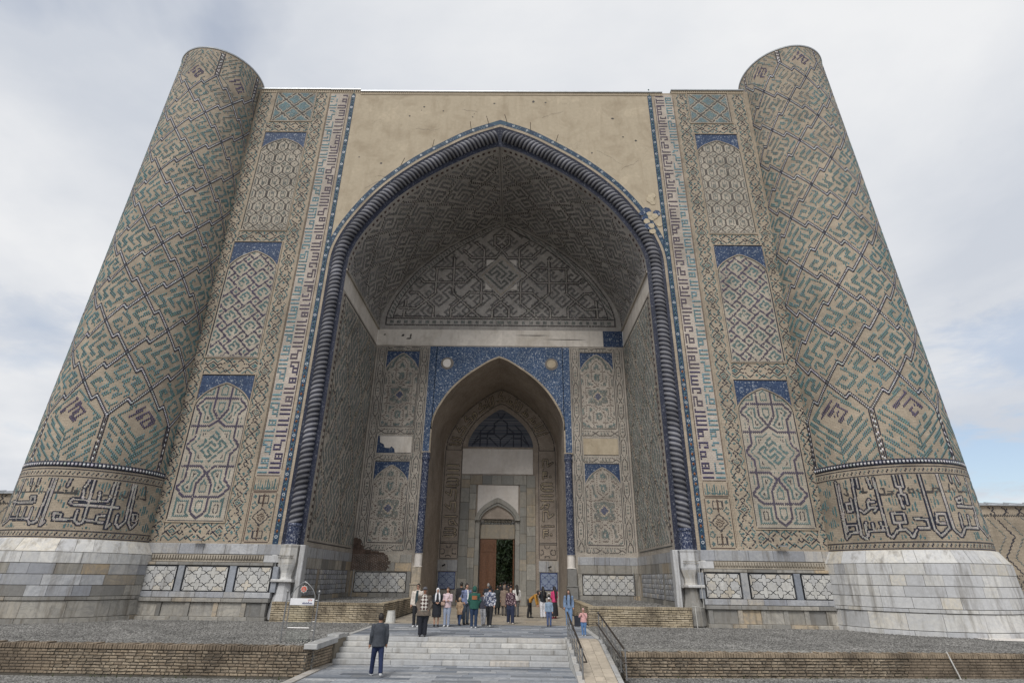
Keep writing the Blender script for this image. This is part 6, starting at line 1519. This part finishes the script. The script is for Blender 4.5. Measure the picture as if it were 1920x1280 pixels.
    g.loft([(L((0, 0, a)), rx*(.93 if female else 1), ry) for a, rx, ry in zt], 14)
    for ar in A:
        e, w = Vector(ar[1]), Vector(ar[2]); g.limb([ar[0], ar[1], tuple(w+(w-e).normalized()*.01)], [.075, .06, .05]); g.ell(ar[0], .075, .07, .06)
    remesh(g.m, .019, topmat or cloth(top), 'jacket' if coat or topz < .9 else 'top', root, 3)
    if inner:      # open jacket: shirt front shows down the middle
        g = Body(); g.loft([(L((0, -.045, a)), rx, ry) for a, rx, ry in ((.90, inner[1], .14*f), (1.1, inner[1], .135*f), (1.28, inner[1]*.95, .132), (1.40, inner[1]*.62, .105), (1.46, .06, .08))], 12); remesh(g.m, .016, inner[0], 'sweater' if knit else 'shirt', root, 2)
        if knit: g = Body(); g.loft([((0, -.045, .87), inner[1]*1.02, .14*f), ((0, -.045, .93), inner[1]*1.02, .145*f)], 12); remesh(g.m, .014, cloth(knit), 'knit_hem', root, 1); g = Body(); g.loft([((0, -.035, 1.39), .085, .1), ((0, -.035, 1.47), .062, .072)], 10); remesh(g.m, .013, cloth((.6, .6, .62)), 'shirt_collar', root, 1)
    if patch:
        g = MB(); n = 6; ys = lambda a: .118+k-.03*(a/.11)**2
        for i in range(n): a0, a1 = -.12+.24*i/n, -.12+.24*(i+1)/n; g.face([(a0, ys(a0)+.022, 1.18), (a1, ys(a1)+.022, 1.18), (a1, ys(a1)+.022, 1.34), (a0, ys(a0)+.022, 1.34)])
        g.build('back_patch', cloth(patch), root)
    # head-wear and hair: shells that leave the face free
    def shell(nm, mat, rx, ry, rz, cut, dy=.012, dz=.012, front=-.045, down=-.02):
        g = MB(); n, m_ = 16, 12; th = np.linspace(-1.5, 1.56, m_)
        P = [[(hc[0]+rx*math.cos(t)*math.cos(2*math.pi*i/n), hc[1]+dy+ry*math.cos(t)*math.sin(2*math.pi*i/n), hc[2]+dz+rz*math.sin(t)) for i in range(n)] for t in th]
        for j in range(m_-1):
            for i in range(n):
                q = [P[j][i], P[j][(i+1) % n], P[j+1][(i+1) % n], P[j+1][i]]; c = np.mean(q, 0)-np.array(hc)
                if (c[1] < front and c[2] < cut) or c[2] < down: continue
                g.face(q)
        o = g.build(nm, mat, root, True); weld(o.data); md = o.modifiers.new('t', 'SOLIDIFY'); md.thickness = .012; md.offset = -1; return o
    hm = HAIR[hair]
    if hood is not None: shell('hood', topmat or cloth(hood), .105, .125, .145, .085, .02, .0, -.05, -.16)
    elif scarf is not None:
        shell('headscarf', cloth(scarf), .09, .11, .128, .055, .012, .006, -.05, -.12)
        for s in (-1, 1):
            g = Body(); g.limb([(s*.06, hc[1]-.05, hc[2]-.09), (s*.09, -.12, 1.40), (s*.10, -.155, 1.2), (s*.11, -.15, 1.08)], [.035, .045, .04, .025]); remesh(g.m, .014, cloth(scarf), 'scarf_end', root, 1)
    else: shell('hair', hm, .083, .104, .122, .058, .014, .01, -.04, -.11 if female else -.055)
    if hat == 'cap':
        shell('flat_cap', cloth((.10, .10, .11)), .095, .118, .10, .03, -.002, .035, -9, .035); g = MB(); g.lathe([(.10, hc[2]+.048), (.102, hc[2]+.056), (.09, hc[2]+.064)], 14, hc[0], hc[1]-.055, 0, .8, 1.0); g.build('cap_peak', cloth((.10, .10, .11)), root)
    elif hat == 'white_cap': shell('sun_cap', cloth((.65, .62, .62)), .09, .112, .125, .0, 0, .012, -9, .03); g = MB(); g.lathe([(.085, hc[2]+.03), (.09, hc[2]+.037), (.08, hc[2]+.044)], 14, hc[0], hc[1]-.08, 0, .85, 1.); g.build('cap_peak', cloth((.65, .62, .62)), root)
    elif hat == 'beanie': shell('knit_cap', cloth((.60, .36, .34)), .092, .112, .132, .045, .004, .012, -.05, -.06)
    if long_hair:
        g = Body(); g.limb([(hc[0], hc[1]+.05, hc[2]+.02), L((0, .10, 1.48)), L((0, .15, 1.5-.28*long_hair)), L((0, .155, 1.5-.5*long_hair))], [.08, .085, .08, .04]); remesh(g.m, .016, hm, 'long_hair', root, 2)
    if long_hair == -1: pass
    if bag:
        g = Body(); bx, bz, col = bag; g.loft([((bx, -.20, bz-.09), .10, .045), ((bx, -.20, bz), .115, .05), ((bx, -.20, bz+.07), .09, .035)]); bo = thing('handbag', bag_label(label), 'bag', (x, y, z), yaw); bo.scale = (S, S, S)
        remesh(g.m, .014, cloth(col), 'bag_body', bo, 1); g = MB(); g.tube([(bx+.09, -.2, bz+.06), (.10, -.15, 1.3), (.13, 0, 1.46), (.10, .1, 1.35)], .01, 5); g.build('strap', cloth(col), bo)
    return root
def bag_label(l): return 'small beige handbag worn on a strap by the woman in the pale pink jacket'
def braid(root, sx):
    g = MB(); g.tube([(sx*.07, -.03, 1.62), (sx*.10, -.10, 1.46), (sx*.11, -.165, 1.3), (sx*.10, -.16, 1.08), (sx*.10, -.15, .98)], [.03, .035, .03, .025, .012], 8); g.build('braid', HAIR[0], root, True)
PI = math.pi; W = (.68, .68, .68); K = (.018, .018, .021); JEAN = (.10, .16, .27); DJ = (.04, .07, .15); NAVYC = (.02, .028, .06)
FL = printmat('floral_white', (.05, .06, .11), (.5, .5, .52), (.25, .28, .36), 26); FD = printmat('floral_dark', (.05, .025, .04), (.10, .05, .06), (.5, .38, .38), 30); AG = printmat('argyle', (.55, .52, .47), (.06, .03, .028), None, 11, 'check'); QT = printmat('leopard', (.40, .28, .18), (.36, .25, .15), (.12, .08, .05), 40)
person('man in dark grey jacket and navy trousers walking below the steps in white shoes', -2.87, -11.55, -.75, 1.76, R(205), (.05, .056, .068), (.014, .024, .07), W, 0, 1, coat=.80, arms='down', stride=.8, fat=.94)
person('elderly man in flat cap, brown jacket and argyle sweater at the top of the steps', -2.12, -7.45, 0, 1.73, R(8), (.13, .105, .085), (.014, .016, .024), K, 2, 1, coat=.72, hat='cap', arms='pockets', fat=1.22, inner=(AG, .175), knit=(.22, .2, .17), wide=1.15)
person('young man with glasses in a cream jacket, behind the man in the flat cap', -3.08, -3.3, 0, 1.80, R(-5), (.58, .52, .46), K, W, 0, 0, glasses=True, topz=.84, inner=(cloth((.03, .05, .055)), .10), arms='down')
person('woman in a long black coat with a white headscarf hanging in two ends', -2.2, -2.9, 0, 1.62, R(10), (.016, .018, .024), (.014, .014, .018), K, 0, 0, kind='skirt', female=True, scarf=(.68, .68, .70), arms='front', coat=.5, fat=1.1)
person('woman in a pale pink jacket and light jeans carrying a beige handbag', -1.72, -2.85, 0, 1.66, R(-12), (.56, .44, .46), (.27, .31, .40), W, 1, 0, female=True, topz=.82, arms='fold', bag=(-.17, 1.02, (.40, .28, .22)), fat=1.08, long_hair=.35)
person('small child in a hooded leopard print coat between the pink jacket and the blue jacket', -1.2, -2.1, 0, 1.2, R(150), (.4, .3, .2), DJ, K, 1, 0, topmat=QT, coat=.68, hood=(.4, .3, .2), arms='swing', female=True, stride=.4)
person('bearded young man in an open blue jacket over a white shirt, looking aside', -.95, -1.5, 0, 1.82, R(38), (.16, .19, .31), (.07, .09, .12), K, 0, 0, inner=(cloth(W), .06), arms='pockets')
person('person seen from behind in a green hooded jacket with an orange square on the back', -.42, -3.35, 0, 1.72, R(185), (.018, .085, .065), (.02, .04, .085), W, 0, 0, topz=.78, hood=(.018, .085, .065), arms='pockets', patch=(.30, .12, .05), fat=1.08)
person('man in a white flower print shirt and black trousers walking away', .27, -2.8, 0, 1.76, R(165), W, K, (.5, .5, .48), 0, 0, topmat=FL, arms='swing', stride=.55)
person('boy in grey trousers half hidden behind the flower print shirt', -.05, -2.2, 0, 1.5, R(170), (.05, .05, .07), (.38, .38, .40), (.2, .18, .15), 0, 0, stride=.6, arms='swing')
person('woman in a dark flowered blouse and wide navy trousers walking towards the steps', 1.24, -.75, 0, 1.68, R(10), K, NAVYC, (.55, .5, .45), 0, 0, topmat=FD, female=True, arms='swing', stride=.35, wide=1.3)
person('man in a black jacket seen from behind, beside the blue jacket', -1.55, 2.2, 0, 1.85, R(170), K, K, K, 0, 1, topz=.82)
person('heavy man in a dark navy coat seen from behind, near the door', -.15, 4.6, 0, 1.78, R(190), (.016, .02, .03), K, K, 2, 1, coat=.66, fat=1.3)
person('woman in a beige brown coat seen from behind, walking to the door', .80, 5.6, 0, 1.66, R(175), (.22, .165, .13), (.10, .09, .085), K, 1, 0, coat=.55, female=True, hood=(.22, .165, .13), fat=1.1)
person('woman in a long dark coat just left of the beige coat', .35, 6.4, 0, 1.66, R(180), (.02, .025, .024), K, K, 0, 0, coat=.4, female=True)
person('woman in a white top, mostly hidden behind the flowered blouse', 1.55, 4.8, 0, 1.72, R(200), (.6, .58, .55), (.1, .1, .1), K, 0, 0, female=True, long_hair=.7)
person('person in a mustard yellow coat bending forward at the right wall', 2.3, 3.8, 0, 1.72, R(75), (.40, .20, .035), K, K, 0, 0, coat=0, topz=.80, lean=R(52), arms='hang', female=True, stride=.25)
person('woman with long dark hair in a black jacket and white trousers', 3.1, 3.9, 0, 1.66, R(200), (.018, .022, .03), (.62, .62, .66), (.5, .5, .5), 0, 0, topz=.86, female=True, long_hair=1., wide=1.3, arms='front')
person('little girl in a white cap and denim jacket standing on the platform', 3.12, -1.9, 0, 1.25, R(-8), (.22, .29, .38), (.07, .10, .20), K, 1, 0, hat='white_cap', female=True, long_hair=.4, arms='down')
person('woman in a pink dress under a long black vest, at the right of the group', 3.75, 3.7, 0, 1.68, R(215), (.55, .05, .16), K, (.4, .03, .08), 0, 0, kind='dress', female=True, long_hair=1.2, arms='front', inner=(cloth(K), .15))
person('baby in a white hat and dark jacket carried by the woman in the pink dress', 3.42, 3.42, .62, .72, R(40), K, K, W, 0, 0, hat='white_cap', arms='front')
g = person('girl with two long braids in a blue denim jacket and jeans beside the railing', 4.1, -1.7, 0, 1.62, R(-5), (.17, .24, .36), (.16, .26, .42), W, 0, 0, female=True, arms='down', topz=.84); braid(g, -1); braid(g, 1)
person('toddler in a pink knit cap and pink jacket at the head of the ramp', 4.28, -6.3, 0, 1.0, R(-15), (.60, .34, .33), (.10, .19, .36), (.5, .5, .5), 1, 0, hat='beanie', arms='face', female=True, fat=1.2)
sb = thing('shopping_bag', 'black square bag standing beside the girl with braids', 'bag', (4.58, -1.5, 0)); m = MB(); m.hexa([(4.38, -1.62, .02), (4.8, -1.62, .02), (4.8, -1.42, .02), (4.38, -1.42, .02), (4.37, -1.6, .46), (4.81, -1.6, .46), (4.81, -1.44, .46), (4.37, -1.44, .46)]); P_(m.build('bag_body', cloth((.02, .024, .035)), sb), sb)
m = MB(); m.tube([(4.5, -1.6, .45), (4.52, -1.6, .6), (4.66, -1.6, .6), (4.68, -1.6, .45)], .012, 5); P_(m.build('bag_handle', cloth((.02, .024, .035)), sb), sb)
for i, (px, py, c) in enumerate(((.25, 17.2, K), (.62, 18.6, NAVYC), (.9, 17.6, (.05, .04, .04)), (1.1, 19.4, K), (.45, 20.6, (.03, .03, .03)))):
    person(('dark clad visitor in the doorway at left, by the wooden leaf', 'visitor in navy walking through the middle of the doorway', 'visitor in brown black at the right of the doorway', 'farther dark visitor at the right edge of the doorway', 'farthest dark visitor out in the passage')[i], px, py, 0, (1.72, 1.78, 1.66, 1.75, 1.7)[i], R(180), c, K, K, 0, 0, coat=.6, group=None)

# repeats carry one group name
GR = {'person': 'visitors at the gateway', 'low_brick_wall': 'low brick walls', 'steel_railing': 'railings beside the ramp', 'floodlight': 'floodlights on the piers',
      'security_camera': 'cameras beside the door', 'metal_pole': 'poles in the iwan corners', 'leafy_tree': 'courtyard trees', 'enclosure_wall': 'enclosure walls'}
for o in bpy.data.objects:
    k = o.name.split('.')[0]
    if 'category' in o and k in GR: o['group'] = GR[k]
